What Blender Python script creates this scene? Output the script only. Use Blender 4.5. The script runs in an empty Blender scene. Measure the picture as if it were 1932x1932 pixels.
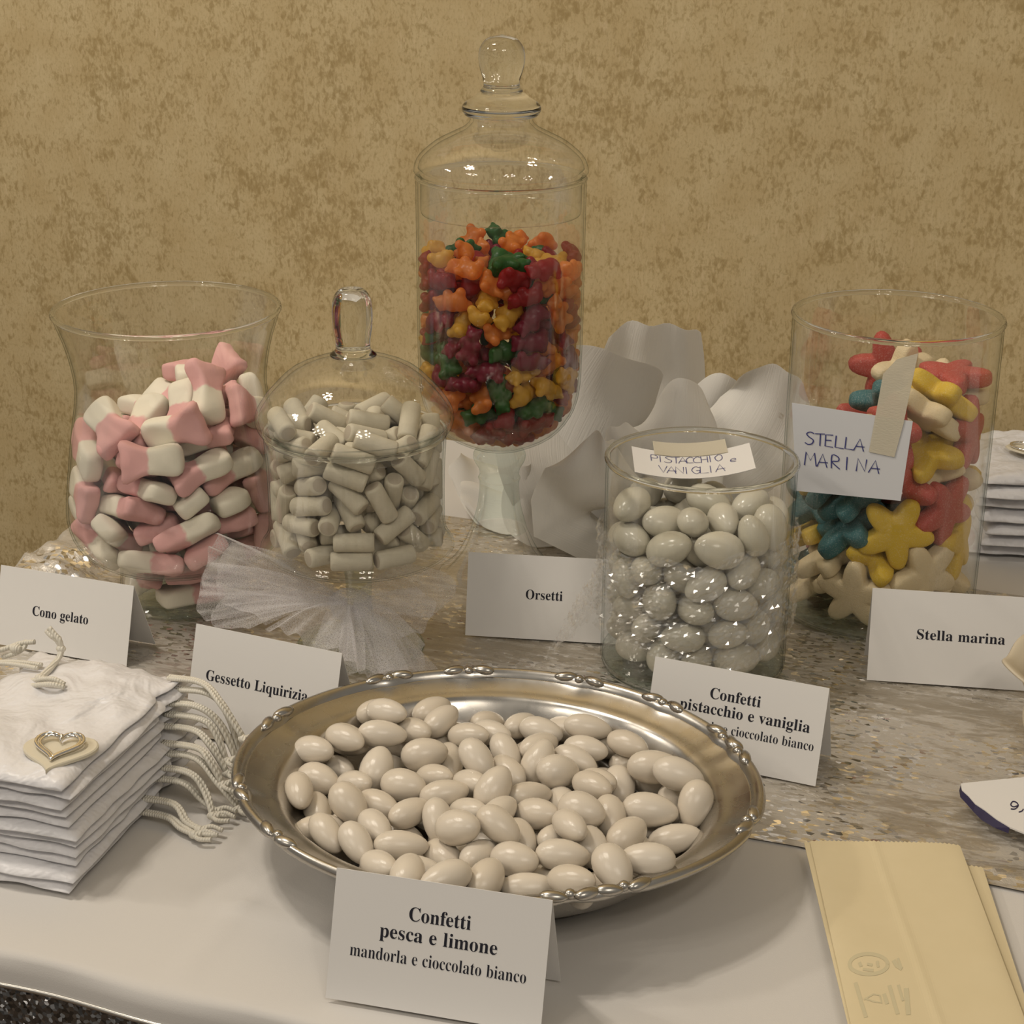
import bpy, math, random
import numpy as np
from mathutils import Vector, Matrix, Quaternion

# ------------------------------------------------------------------ camera, world, lights
S = bpy.context.scene
COL = S.collection
FPX, HCAM = 3300.0, 0.446                      # focal length in pixels of the 1932 frame, lens height above the cloth
PITCH, ROLL = math.radians(20.8), math.radians(0.5)
_cp, _sp = math.cos(PITCH), math.sin(PITCH)
FW = np.array([0, _cp, -_sp]); _U0 = np.array([0, _sp, _cp]); _X0 = np.array([1.0, 0, 0])
RT = math.cos(ROLL) * _X0 + math.sin(ROLL) * _U0
UP = math.cos(ROLL) * _U0 - math.sin(ROLL) * _X0
CAM = np.array([0, 0, HCAM])
cd = bpy.data.cameras.new('camera'); cam = bpy.data.objects.new('camera', cd); COL.objects.link(cam)
cd.sensor_fit = 'HORIZONTAL'; cd.sensor_width = 36.0; cd.lens = FPX / 1932.0 * 36.0
cd.clip_start = 0.01; cd.clip_end = 50
cam.matrix_world = Matrix(((RT[0], UP[0], -FW[0], 0), (RT[1], UP[1], -FW[1], 0), (RT[2], UP[2], -FW[2], HCAM), (0, 0, 0, 1)))
S.camera = cam
W = bpy.data.worlds.new('room_air'); S.world = W; W.use_nodes = True
W.node_tree.nodes['Background'].inputs[0].default_value = (1.0, 0.92, 0.80, 1)
W.node_tree.nodes['Background'].inputs[1].default_value = 0.16

def bulb(x, y, z, power, r=0.03, col=(1.0, 0.90, 0.765)):
    l = bpy.data.lights.new('bulb', 'POINT'); l.energy = power; l.shadow_soft_size = r; l.color = col
    o = bpy.data.objects.new('bulb', l); COL.objects.link(o); o.location = (x, y, z)
def chandelier(x, y, z, rad, n, power, r):
    for i in range(n):
        a = 2 * math.pi * i / n + .3
        bulb(x + rad * math.cos(a), y + rad * math.sin(a), z + .05 * (i % 2), power / n, r)
chandelier(-0.66, 0.86, 1.45, 0.09, 5, 20.0, 0.03)      # over the table, a little to the left
chandelier(0.50, -1.10, 1.95, 0.30, 6, 29.0, 0.06)       # in the room behind the photographer
chandelier(-1.70, -0.7, 2.00, 0.30, 6, 26.0, 0.06)
chandelier(-1.55, 0.95, 1.25, 0.08, 3, 12.0, 0.04)          # made-up fill out of view, no real chandelier; brightens the wall's left side
S.view_settings.view_transform = 'Standard'
S.view_settings.look = 'None'
S.view_settings.exposure = 0.55
S.view_settings.gamma = 1.0
S.view_settings.use_curve_mapping = False
S.cycles.transparent_max_bounces = 36
S.cycles.max_bounces = 7
S.cycles.diffuse_bounces = 2
S.cycles.glossy_bounces = 3

# ------------------------------------------------------------------ helpers
def ray(px, py): return FW + RT * (px - 966) / FPX - UP * (py - 966) / FPX
def at(px, py, z=0.0):
    """the point of the horizontal plane z that a place in the photograph shows"""
    d = ray(px, py); return CAM + d * ((z - HCAM) / d[2])
def aty(px, py, y):
    d = ray(px, py); return CAM + d * (y / d[1])
UV_ = np.array([0.944, -0.33, 0.0]); NV_ = np.array([0.33, 0.944, 0.0])   # along / away from the table's front edge
UV_ /= np.linalg.norm(UV_); NV_ /= np.linalg.norm(NV_)
def tab(a, b, z=0.0): p = UV_ * a + NV_ * b; return np.array([p[0], p[1], z])

def mesh(name, v, f, smooth=True):
    m = bpy.data.meshes.new(name); m.from_pydata([tuple(map(float, p)) for p in v], [], f)
    m.validate(); 
    if smooth: m.polygons.foreach_set('use_smooth', [True] * len(m.polygons))
    m.update(); return m
def obj(name, me, mat=None, parent=None, loc=(0, 0, 0), kind=None):
    o = bpy.data.objects.new(name, me); COL.objects.link(o)
    if mat is not None and len(me.materials) == 0: me.materials.append(mat)
    if parent is not None: o.parent = parent
    o.location = tuple(map(float, loc))
    if kind: o['kind'] = kind
    return o
def tag(o, label, cat, group=None):
    o['label'] = label; o['category'] = cat
    if group: o['group'] = group
    return o
def thing(name, label, cat, loc=(0, 0, 0), rotz=0.0, group=None):
    o = bpy.data.objects.new(name, None); COL.objects.link(o); o.empty_display_size = .01
    o.location = tuple(map(float, loc)); o.rotation_euler = (0, 0, rotz)
    return tag(o, label, cat, group)
def gridf(nr, nt, wrap=True):
    f = []
    for i in range(nr - 1):
        for j in range(nt if wrap else nt - 1):
            a = i * nt + j; b = i * nt + (j + 1) % nt; f.append((a, b, b + nt, a + nt))
    return f
def lathe(prof, nt=64, close=True):
    v = []
    for r, z in prof:
        for j in range(nt):
            t = 2 * math.pi * j / nt; v.append((r * math.cos(t), r * math.sin(t), z))
    f = [tuple(reversed(q)) for q in gridf(len(prof), nt)]
    f = gridf(len(prof), nt)
    return v, f
def smooth_prof(pts, k=4):
    """Catmull-Rom through (r, z) pairs"""
    P = [np.array(p, float) for p in pts]; P = [2 * P[0] - P[1]] + P + [2 * P[-1] - P[-2]]; out = []
    for i in range(1, len(P) - 2):
        for j in range(k):
            t = j / k; a, b, c, d = P[i - 1:i + 3]
            out.append(tuple(.5 * (2 * b + (c - a) * t + (2 * a - 5 * b + 4 * c - d) * t * t + (3 * b - 3 * c + d - a) * t ** 3)))
    out.append(tuple(P[-2])); return out
def curve3(pts, k=6):
    return smooth_prof(pts, k)
def tube(pts, r, n=8, closed=False, radii=None):
    P = [np.array(p, float) for p in pts]; v = []; m = len(P); prev = None
    for i, p in enumerate(P):
        if closed: t = P[(i + 1) % m] - P[i - 1]
        else: t = P[min(i + 1, m - 1)] - P[max(i - 1, 0)]
        t = t / (np.linalg.norm(t) + 1e-12)
        if prev is None:
            h = np.array([0, 0, 1.0]) if abs(t[2]) < .9 else np.array([1.0, 0, 0])
            a = np.cross(t, h)
        else: a = prev - t * (prev @ t)
        a /= np.linalg.norm(a); prev = a; b = np.cross(t, a)
        rr = radii[i] if radii is not None else r
        for j in range(n):
            th = 2 * math.pi * j / n; v.append(p + rr * (a * math.cos(th) + b * math.sin(th)))
    f = gridf(m, n)
    if closed:
        o = (m - 1) * n
        f += [(o + j, o + (j + 1) % n, (j + 1) % n, j) for j in range(n)]
    else: f += [tuple(range(n - 1, -1, -1)), tuple(range((m - 1) * n, m * n))]
    return v, f
def join(parts):
    v, f = [], []
    for a, b in parts:
        o = len(v); v += list(a); f += [tuple(i + o for i in q) for q in b]
    return v, f
def ellipsoid(a, b, c, egg=0.0, nt=24, nr=13):
    v = []
    for i in range(nr):
        ph = math.pi * i / (nr - 1)
        for j in range(nt):
            th = 2 * math.pi * j / nt; x = -math.cos(ph); s = math.sin(ph) * (1 - egg * x)
            v.append((a * x, b * s * math.cos(th), c * s * math.sin(th)))
    return v, gridf(nr, nt)
def slab(quad, t, nrm):
    """thin solid from four corners"""
    q = [np.array(p, float) for p in quad]; n = np.array(nrm, float) * t
    return q + [p - n for p in q], [(0, 1, 2, 3), (7, 6, 5, 4), (0, 4, 5, 1), (1, 5, 6, 2), (2, 6, 7, 3), (3, 7, 4, 0)]
_rng = np.random.default_rng(9)
def wob(n=5, seed=0, smin=1.0, smax=4.0):
    """smooth pseudo-noise of two variables: sum of random waves, about -1..1"""
    g = np.random.default_rng(seed); k = []
    for i in range(n):
        a = g.uniform(0, 2 * math.pi); s = g.uniform(smin, smax); k.append((s * math.cos(a), s * math.sin(a), g.uniform(0, 6.28), 1 / (i + 1.5)))
    tot = sum(q[3] for q in k) * .7
    return lambda u, v: sum(w * math.sin(6.283 * (kx * u + ky * v) + ph) for kx, ky, ph, w in k) / tot

# ------------------------------------------------------------------ materials
class NB:
    def __init__(self, name):
        self.m = bpy.data.materials.new(name); self.m.use_nodes = True; self.t = self.m.node_tree
        self.t.nodes.clear(); self.out = self.t.nodes.new('ShaderNodeOutputMaterial')
    def n(self, typ, props=None, **ins):
        x = self.t.nodes.new('ShaderNode' + typ)
        for k, v in (props or {}).items(): setattr(x, k, v)
        for k, v in ins.items(): self.set(x, k.replace('_', ' '), v)
        return x
    def set(self, x, k, v):
        s = x.inputs[int(k)] if k.isdigit() else x.inputs[k]
        if isinstance(v, bpy.types.NodeSocket): self.t.links.new(v, s)
        elif isinstance(v, bpy.types.Node): self.t.links.new(v.outputs[0], s)
        else:
            if isinstance(v, tuple) and len(v) == 3 and s.type == 'RGBA': v = v + (1,)
            s.default_value = v
    def coord(self, kind='Object', scale=(1, 1, 1)):
        c = self.n('TexCoord'); mp = self.n('Mapping'); self.t.links.new(c.outputs[kind], mp.inputs['Vector']); mp.inputs['Scale'].default_value = scale; return mp.outputs[0]
    def noise(self, vec, scale, detail=3.0, rough=.55, dist=0.0):
        return self.n('TexNoise', None, Vector=vec, Scale=scale, Detail=detail, Roughness=rough, Distortion=dist).outputs['Fac']
    def ramp(self, fac, stops):
        r = self.n('ValToRGB', None, Fac=fac); e = r.color_ramp.elements
        while len(e) < len(stops): e.new(.5)
        for i, (p, c) in enumerate(stops): e[i].position = p; e[i].color = (c if len(c) == 4 else tuple(c) + (1,)) if isinstance(c, tuple) else (c, c, c, 1)
        return r.outputs[0]
    def mix(self, fac, a, b, blend='MIX'):
        x = self.n('Mix', {'data_type': 'RGBA', 'blend_type': blend})
        self.set(x, '0', fac)
        for i, v in ((6, a), (7, b)): self.set(x, str(i), v)
        return x.outputs[2]
    def math(self, op, a, b=0.5, clamp=False):
        x = self.n('Math', {'operation': op, 'use_clamp': clamp}); self.set(x, '0', a); self.set(x, '1', b); return x.outputs[0]
    def bump(self, h, strength=.3, dist=.001, normal=None):
        x = self.n('Bump', None, Height=h, Strength=strength, Distance=dist)
        if normal is not None: self.set(x, 'Normal', normal)
        return x.outputs[0]
    def pbr(self, **k):
        p = self.n('BsdfPrincipled')
        for a, b in k.items(): self.set(p, a.replace('_', ' '), b)
        self.t.links.new(p.outputs[0], self.out.inputs[0]); return p
    def end(self, sh): self.t.links.new(sh if isinstance(sh, bpy.types.NodeSocket) else sh.outputs[0], self.out.inputs[0]); return self.m
    def mixsh(self, fac, a, b):
        x = self.n('MixShader'); self.set(x, '0', fac); self.set(x, '1', a); self.set(x, '2', b); return x

def plain(name, col, rough=.5, spec=.5, **k):
    b = NB(name); b.pbr(Base_Color=col, Roughness=rough, Specular_IOR_Level=spec, **k); return b.m

M = {}
# wallpaper: mottled tan and olive-gold, faint upright ridges pressed into it
b = NB('wallpaper'); c = b.coord(); cv = b.coord('Object', (1, 1, .22))
cw = b.coord('Object', (1, 1, .6))
big = b.noise(c, 9.0, 3.0); clus = b.noise(c, 55.0, 3.0, .6, .3); spot = b.noise(cw, 290.0, 3.0, .6, .5); fine = b.noise(cw, 520.0, 3.0, .6); tint = b.noise(c, 26.0, 3.0)
f1 = b.math('ADD', b.math('ADD', b.math('MULTIPLY', big, .25), b.math('MULTIPLY', clus, .40)), b.math('MULTIPLY', spot, .52))
base = b.mix(b.ramp(tint, [(.35, 0.0), (.65, 1.0)]), (.54, .415, .218), (.60, .48, .272))
dark = b.ramp(f1, [(.585, 0.0), (.64, .55), (.72, 1.0)])
colr = b.mix(b.math('MULTIPLY', dark, .74), base, (.32, .222, .085))
colr = b.mix(b.math('MULTIPLY', b.ramp(fine, [(.50, 0.0), (.66, 1.0)]), .38), colr, (.36, .262, .118))
strk = b.noise(cv, 260.0, 2.0, .5); st = b.ramp(strk, [(.62, 0.0), (.70, 1.0)])
colr = b.mix(b.math('MULTIPLY', st, .40), colr, (.68, .54, .33))
hgt = b.math('ADD', b.math('MULTIPLY', strk, 1.0), b.math('MULTIPLY', fine, .35))
b.pbr(Base_Color=colr, Roughness=.62, Specular_IOR_Level=.3, Normal=b.bump(hgt, .35, .0012)); M['wallpaper'] = b.m
# white cotton cloth
b = NB('white_cloth'); c = b.coord(); cx = b.coord('Object', (1, 1, 1))
wv = b.noise(c, 1500.0, 1.0)
b.pbr(Base_Color=b.mix(b.noise(c, 6.0, 2.0), (.685, .66, .63), (.72, .695, .665)), Roughness=.8, Specular_IOR_Level=.2, Sheen_Weight=.1, Normal=b.bump(wv, .12, .0004)); M['cloth'] = b.m
def sparkle(b, scale, k, vec=None):
    vo = b.n('TexVoronoi', None, Vector=vec if vec is not None else b.coord(), Scale=scale)
    sub = b.n('VectorMath', {'operation': 'SUBTRACT'}); b.set(sub, '0', vo.outputs['Color']); sub.inputs[1].default_value = (.5, .5, .5)
    sc = b.n('VectorMath', {'operation': 'SCALE'}); b.set(sc, '0', sub.outputs[0]); sc.inputs['Scale'].default_value = k
    g = b.n('NewGeometry'); ad = b.n('VectorMath', {'operation': 'ADD'}); b.set(ad, '0', sc.outputs[0]); b.set(ad, '1', g.outputs['Normal'])
    nm = b.n('VectorMath', {'operation': 'NORMALIZE'}); b.set(nm, '0', ad.outputs[0]); return nm.outputs[0], vo
# silver lurex runner: white sheen with worn grey metallic flecks drawn out along the cloth
b = NB('silver_lurex'); c = b.coord(); cs = b.coord('Object', (.32, 1.25, 1))
patch = b.math('ADD', b.math('MULTIPLY', b.noise(cs, 11.0, 2.0), .55), b.math('MULTIPLY', b.noise(cs, 135.0, 6.0, .72, .6), .62))
pm = b.ramp(patch, [(.57, 0.0), (.64, .75), (.72, 1.0)])
crn = b.noise(b.coord('Object', (.5, 1, 1)), 150.0, 5.0, .70, .8); msk = b.ramp(b.noise(c, 13.0, 2.0), [(.40, .25), (.55, 1.0)])
hh = b.math('MULTIPLY', crn, msk)
nrm, vo = sparkle(b, 430.0, .8, b.coord('Object', (.6, 1, 1)))
met = b.n('BsdfPrincipled', None, Base_Color=(.40, .35, .275, 1), Metallic=.5, Roughness=.36, Normal=b.bump(hh, .8, .0016))
wh0 = b.n('BsdfPrincipled', None, Base_Color=(.58, .54, .48, 1), Metallic=.3, Roughness=.36, Normal=b.bump(hh, .8, .0016))
gli = b.n('BsdfPrincipled', None, Base_Color=(.97, .94, .90, 1), Metallic=1.0, Roughness=.17, Normal=nrm)
sx = b.n('SeparateColor', None, Color=vo.outputs['Color'])
wht = b.mixsh(b.math('MULTIPLY', b.ramp(sx.outputs[2], [(.60, 0.0), (.64, 1.0)]), msk), wh0, gli)
b.end(b.mixsh(pm, wht, met)); M['lurex'] = b.m
b = NB('grey_glitter'); nrm, vo = sparkle(b, 560.0, 1.6)
b.pbr(Base_Color=b.mix(b.ramp(vo.outputs['Color'], [(.2, 0.0), (.8, 1.0)]), (.10, .10, .10), (.42, .42, .43)), Metallic=.9, Roughness=.28, Normal=nrm); M['glitter'] = b.m
M['trim'] = plain('silver_cord', (.62, .60, .56), .28, .5, Metallic=.9)

def thin_glass(name, tint, edge, tail=.9):
    b = NB(name); lw = b.n('LayerWeight', None, Blend=.5)
    e = b.math('POWER', lw.outputs['Facing'], 11.0)
    tr = b.n('BsdfTransparent', None, Color=b.mix(e, tint, edge))
    gl = b.n('BsdfGlossy', None, Color=(1, 1, 1, 1), Roughness=.015)
    fr = b.n('Fresnel', None, IOR=1.38)
    return b.end(b.mixsh(b.math('MINIMUM', b.math('MULTIPLY', fr.outputs[0], tail, True), .16), tr, gl))
M['glass'] = thin_glass('jar_glass', (.996, .998, .996), (.25, .31, .28))
M['glass_base'] = thin_glass('thick_base_glass', (.90, .94, .92), (.30, .38, .35))
b = NB('solid_glass'); b.pbr(Base_Color=(.97, .99, .98), Roughness=.0, Transmission_Weight=1.0, IOR=1.45); M['solid_glass'] = b.m
b = NB('cling_film'); c = b.coord()
gl = b.n('BsdfGlossy', None, Color=(1, 1, 1, 1), Roughness=.11); tr = b.n('BsdfTransparent', None, Color=(1, 1, 1, 1)); df = b.n('BsdfDiffuse', None, Color=(.95, .93, .90, 1))
b.end(b.mixsh(b.ramp(b.noise(c, 45.0, 4.0, .7, 1.0), [(.38, .05), (.60, .26)]), b.mixsh(b.ramp(b.noise(c, 90.0, 3.0), [(.45, .02), (.65, .12)]), tr, df), gl)); M['film'] = b.m

# sweets
b = NB('marshmallow'); c = b.n('TexCoord'); sx = b.n('SeparateXYZ', None, Vector=c.outputs['Object']); nz = b.noise(b.coord(), 220.0, 2.0)
edge = b.math('ADD', sx.outputs[1], b.math('MULTIPLY', b.math('SUBTRACT', nz, .5), .004))
oi = b.n('ObjectInfo')
fac = b.ramp(b.math('MULTIPLY_ADD', edge, 120.0), [(.40, 0.0), (.62, 1.0)])
# MULTIPLY_ADD third input
for nd in b.t.nodes:
    if nd.type == 'MATH' and nd.operation == 'MULTIPLY_ADD': nd.inputs[2].default_value = .5
b.pbr(Base_Color=b.mix(fac, (.88, .82, .68), (.82, .46, .44)), Roughness=.75, Specular_IOR_Level=.2, Normal=b.bump(b.noise(b.coord(), 500.0, 3.0), .2, .0006)); M['marsh'] = b.m
b = NB('chalk_sweet'); c = b.coord(); oi = b.n('ObjectInfo')
b.pbr(Base_Color=b.mix(b.noise(c, 260.0, 4.0, .6), (.57, .515, .395), (.71, .65, .515)), Roughness=.9, Specular_IOR_Level=.15, Normal=b.bump(b.noise(c, 900.0, 3.0), .35, .0005)); M['chalk'] = b.m
M['chalk_end'] = plain('chalk_sweet_end', (.52, .45, .35), .9, .1)
def almond_mat(name, c1, c2):
    b = NB(name); oi = b.n('ObjectInfo')
    b.pbr(Base_Color=b.mix(oi.outputs['Random'], c1, c2), Roughness=.21, Specular_IOR_Level=.5, Normal=b.bump(b.noise(b.coord(), 160.0, 2.0), .08, .0006)); return b.m
M['almond'] = almond_mat('sugared_almond', (.72, .64, .53), (.78, .71, .61))
M['almond_green'] = almond_mat('pistachio_almond', (.60, .57, .465), (.66, .625, .525))
def gummy(name, col):
    b = NB(name); c = b.coord()
    bp = b.bump(b.noise(c, 420.0, 2.0), .15, .0005)
    p = b.n('BsdfPrincipled', None, Base_Color=col + (1,), Roughness=.32, Specular_IOR_Level=.4, Normal=bp)
    tl = b.n('BsdfTranslucent', None, Color=tuple(min(1, x * 1.6) for x in col) + (1,), Normal=bp)
    return b.end(b.mixsh(.5, p, tl))
M['gum_orange'] = gummy('gummy_orange', (.74, .27, .06)); M['gum_yellow'] = gummy('gummy_yellow', (.76, .45, .07))
M['gum_red'] = gummy('gummy_red', (.36, .018, .022)); M['gum_green'] = gummy('gummy_green', (.055, .17, .045)); M['gum_purple'] = gummy('gummy_dark_red', (.26, .02, .05))
def sugar(name, col):
    b = NB(name); c = b.coord()
    sp = b.ramp(b.noise(c, 1500.0, 1.0), [(.55, 0.0), (.75, 1.0)])
    b.pbr(Base_Color=b.mix(b.math('MULTIPLY', sp, .22), col, (.9, .85, .78)), Roughness=.55, Specular_IOR_Level=.35, Normal=b.bump(b.noise(c, 1300.0, 2.0), .5, .0006)); return b.m
M['star_cream'] = sugar('star_cream', (.80, .66, .42)); M['star_yellow'] = sugar('star_yellow', (.74, .50, .05)); M['star_red'] = sugar('star_red', (.50, .085, .065)); M['star_teal'] = sugar('star_teal', (.045, .155, .17))
# paper, ink, cords, satin
b = NB('card_paper'); b.pbr(Base_Color=(.83, .81, .785), Roughness=.8, Specular_IOR_Level=.2, Normal=b.bump(b.noise(b.coord(), 700.0, 3.0), .06, .0004)); M['card'] = b.m
M['ink'] = plain('black_ink', (.018, .018, .028), .6, .3)
M['pen'] = plain('blue_pen', (.05, .055, .22), .6, .3)
M['pen_dark'] = plain('dark_violet_ink', (.035, .028, .075), .6, .3)
M['note'] = plain('note_paper', (.68, .69, .72), .75, .2)
b = NB('masking_tape'); c = b.coord('Object', (1, 1, 4))
b.end(b.mixsh(.25, b.n('BsdfPrincipled', None, Base_Color=(.74, .68, .54, 1), Roughness=.7, Normal=b.bump(b.noise(c, 400.0, 2.0), .3, .0005)), b.n('BsdfTransparent'))); M['tape'] = b.m
b = NB('satin'); c = b.coord()
wr = b.noise(c, 30.0, 3.0, .5, 1.0); wf = b.noise(c, 140.0, 2.0)
b.pbr(Base_Color=(.84, .83, .85), Roughness=.33, Specular_IOR_Level=.35, Sheen_Weight=.25, Anisotropic=.4, Normal=b.bump(b.math('ADD', wr, b.math('MULTIPLY', wf, .2)), .8, .006)); M['satin'] = b.m
b = NB('drawstring'); c = b.coord()
wv = b.n('TexWave', None, Vector=c, Scale=240.0, Distortion=2.0)
b.pbr(Base_Color=(.80, .76, .66), Roughness=.5, Specular_IOR_Level=.4, Normal=b.bump(wv.outputs[1], .5, .0006)); M['cord'] = b.m
M['cream'] = plain('cream_badge', (.72, .66, .52), .5, .4)
M['chrome'] = plain('bright_silver', (.86, .83, .78), .08, .5, Metallic=1.0)
b = NB('tarnished_silver'); c = b.coord(); t1 = b.noise(c, 30.0, 4.0, .6)
b.pbr(Base_Color=b.mix(t1, (.44, .42, .39), (.54, .515, .475)), Metallic=1.0, Roughness=b.ramp(b.noise(c, 60.0, 3.0), [(.3, .22), (.7, .34)]), Normal=b.bump(b.noise(c, 90.0, 2.0), .06, .001)); M['silver'] = b.m
b = NB('paper_bag'); c = b.coord()
b.pbr(Base_Color=b.mix(b.noise(c, 40.0, 3.0), (.74, .63, .40), (.79, .68, .45)), Roughness=.75, Specular_IOR_Level=.2, Normal=b.bump(b.noise(c, 30.0, 3.0), .15, .003)); M['bag'] = b.m
M['bagprint'] = plain('faded_bag_print', (.655, .585, .39), .8, .1)
b = NB('crepe_paper'); c = b.coord('UV', (1, 1, 1))
pl = b.n('TexNoise', None, Vector=b.coord('UV', (70, 2.5, 1)), Scale=1.0, Detail=3.0).outputs['Fac']
p = b.n('BsdfPrincipled', None, Base_Color=(.95, .93, .88, 1), Roughness=.85, Specular_IOR_Level=.15, Normal=b.bump(pl, .22, .002))
b.end(b.mixsh(.2, p, b.n('BsdfTranslucent', None, Color=(.95, .88, .77, 1)))); M['crepe'] = b.m
b = NB('tulle'); c = b.coord()
vo = b.n('TexVoronoi', {'feature': 'DISTANCE_TO_EDGE'}, Vector=c, Scale=820.0)
net = b.ramp(vo.outputs['Distance'], [(.04, 1.0), (.16, 0.0)]); lw = b.n('LayerWeight', None, Blend=.35)
op = b.math('ADD', b.math('MULTIPLY', net, .22), b.math('ADD', .22, b.math('MULTIPLY', b.math('POWER', lw.outputs['Facing'], 2.0), .5)), True)
sh = b.mixsh(.45, b.n('BsdfDiffuse', None, Color=(.95, .93, .95, 1)), b.n('BsdfTranslucent', None, Color=(.95, .93, .95, 1)))
b.end(b.mixsh(op, b.n('BsdfTransparent'), sh)); M['tulle'] = b.m
M['floor'] = plain('floor_brown', (.16, .11, .07), .5)
M['wood'] = plain('table_board', (.35, .25, .16), .6)

# ------------------------------------------------------------------ the setting
ZB = 0.0018                                            # things stand on the cloth and runner
BACK, FRONT, LEFT, RIGHT = 1.245, 0.531, -0.646, 0.95  # table edges, along NV_ and UV_
YAW = math.atan2(UV_[1], UV_[0])
def box(x0, x1, y0, y1, z0, z1):
    v = [(x0, y0, z0), (x1, y0, z0), (x1, y1, z0), (x0, y1, z0), (x0, y0, z1), (x1, y0, z1), (x1, y1, z1), (x0, y1, z1)]
    return v, [(3, 2, 1, 0), (4, 5, 6, 7), (0, 1, 5, 4), (1, 2, 6, 5), (2, 3, 7, 6), (3, 0, 4, 7)]
def local_wall():
    v, f = box(-3.2, 3.2, 0, .08, -.75, 2.6)
    o = obj('wall_back', mesh('wall_back', v, f, False), M['wallpaper'], loc=tab(0, 1.27)); o.rotation_euler = (0, 0, YAW); o['kind'] = 'structure'
    v, f = box(-3.2, 3.2, -4.5, .08, -.80, -.75)
    o = obj('floor', mesh('floor', v, f, False), M['floor'], loc=tab(0, 1.27)); o.rotation_euler = (0, 0, YAW); o['kind'] = 'structure'
local_wall()

def table():
    t = thing('buffet_table', 'long buffet table under the white cloth along the wall', 'table', tab(0, 0, -.75), YAW)
    v, f = box(LEFT + .004, RIGHT - .004, FRONT + .004, BACK - .002, .725, .7485); obj('tabletop', mesh('tabletop', v, f, False), M['wood'], t)
    for a in (LEFT + .06, RIGHT - .06):
        for bb in (FRONT + .06, BACK - .06):
            v, f = box(a - .025, a + .025, bb - .025, bb + .025, 0, .725); obj('leg', mesh('leg', v, f, False), M['wood'], t)
table()
def tablecloth():
    t = thing('tablecloth', 'plain white tablecloth with silver corded hem over the table edge', 'tablecloth', tab(0, 0), YAW)
    A = [LEFT - .004, LEFT - .003, LEFT - .001, LEFT + .003] + list(np.arange(LEFT + .008, RIGHT, .0055)) + [RIGHT]
    ZA = [-.015, -.006, -.0015, -.0002] + [0] * (len(A) - 4)
    Bs = [FRONT - .0045, FRONT - .0042, FRONT - .0030, FRONT - .0005, FRONT + .003] + list(np.arange(FRONT + .007, BACK, .0055)) + [BACK]
    ZBs = [-.0150, -.0090, -.0035, -.0010, -.0002] + [0] * (len(Bs) - 5)
    w = wob(6, 3, .6, 3.0)
    # pressed creases: (start, end, height) in table coordinates
    cr = []
    for (p, q, h) in [((455, 1712), (560, 1640), .0014), ((455, 1712), (640, 1765), .0012), ((455, 1712), (330, 1850), .0011), ((455, 1712), (300, 1672), .0009), ((1180, 1830), (1330, 1932), .0005)]:
        P, Q = at(*p), at(*q); cr.append(((P @ UV_, P @ NV_), (Q @ UV_, Q @ NV_), h))
    v = []
    for bb, zb in zip(Bs, ZBs):
        for a, za in zip(A, ZA):
            z = min(za, zb)
            if z > -.0005:
                z += .0004 * w(a * 1.5, bb * 1.5) - .0004
                for (p, q, h) in cr:
                    d = np.array([q[0] - p[0], q[1] - p[1]]); L2 = d @ d; k = ((a - p[0]) * d[0] + (bb - p[1]) * d[1]) / L2
                    if -.05 < k < 1.05:
                        e = math.hypot(a - p[0] - k * d[0], bb - p[1] - k * d[1])
                        if e < .02: z += h * math.exp(-(e / .0045) ** 2) * max(0, min(1, 5 * (1.05 - k)))
            else: bb2 = bb
            wv = .0012 * math.sin(a * 60) if zb < -.002 else 0
            v.append((a, bb + wv, z))
    obj('cloth', mesh('cloth', v, gridf(len(Bs), len(A), False)), M['cloth'], t)
    path = [(a, FRONT - .0046 + .0012 * math.sin(a * 60), -.0158) for a in np.arange(LEFT - .004, RIGHT, .01)]
    v, f = tube(path, .0013, 6); obj('hem_trim', mesh('hem_trim', v, f), M['trim'], t)
    v, f = tube([(LEFT - .0046, bb, -.0158) for bb in np.arange(FRONT, BACK, .02)], .0013, 6); obj('hem_trim', mesh('hem_trim', v, f), M['trim'], t)
tablecloth()
def skirt():
    A = list(np.arange(LEFT - .004, RIGHT, .006)); Z = [-.0145, -.0185, -.03, -.06, -.12, -.25, -.45, -.745]; v = []
    for z in Z:
        for a in A:
            k = min(1, max(0, -z - .0185) / .2); v.append((max(a, LEFT), FRONT - .0005 - .008 * k - .012 * k * math.sin(a * 95 + math.sin(a * 31)), z))
    o = obj('glitter_drape', mesh('glitter_drape', v, gridf(len(Z), len(A), False)), M['glitter'], loc=tab(0, 0)); o.rotation_euler = (0, 0, YAW)
    tag(o, 'dark grey glitter fabric hanging below the white tablecloth hem', 'drape')
skirt()
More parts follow.
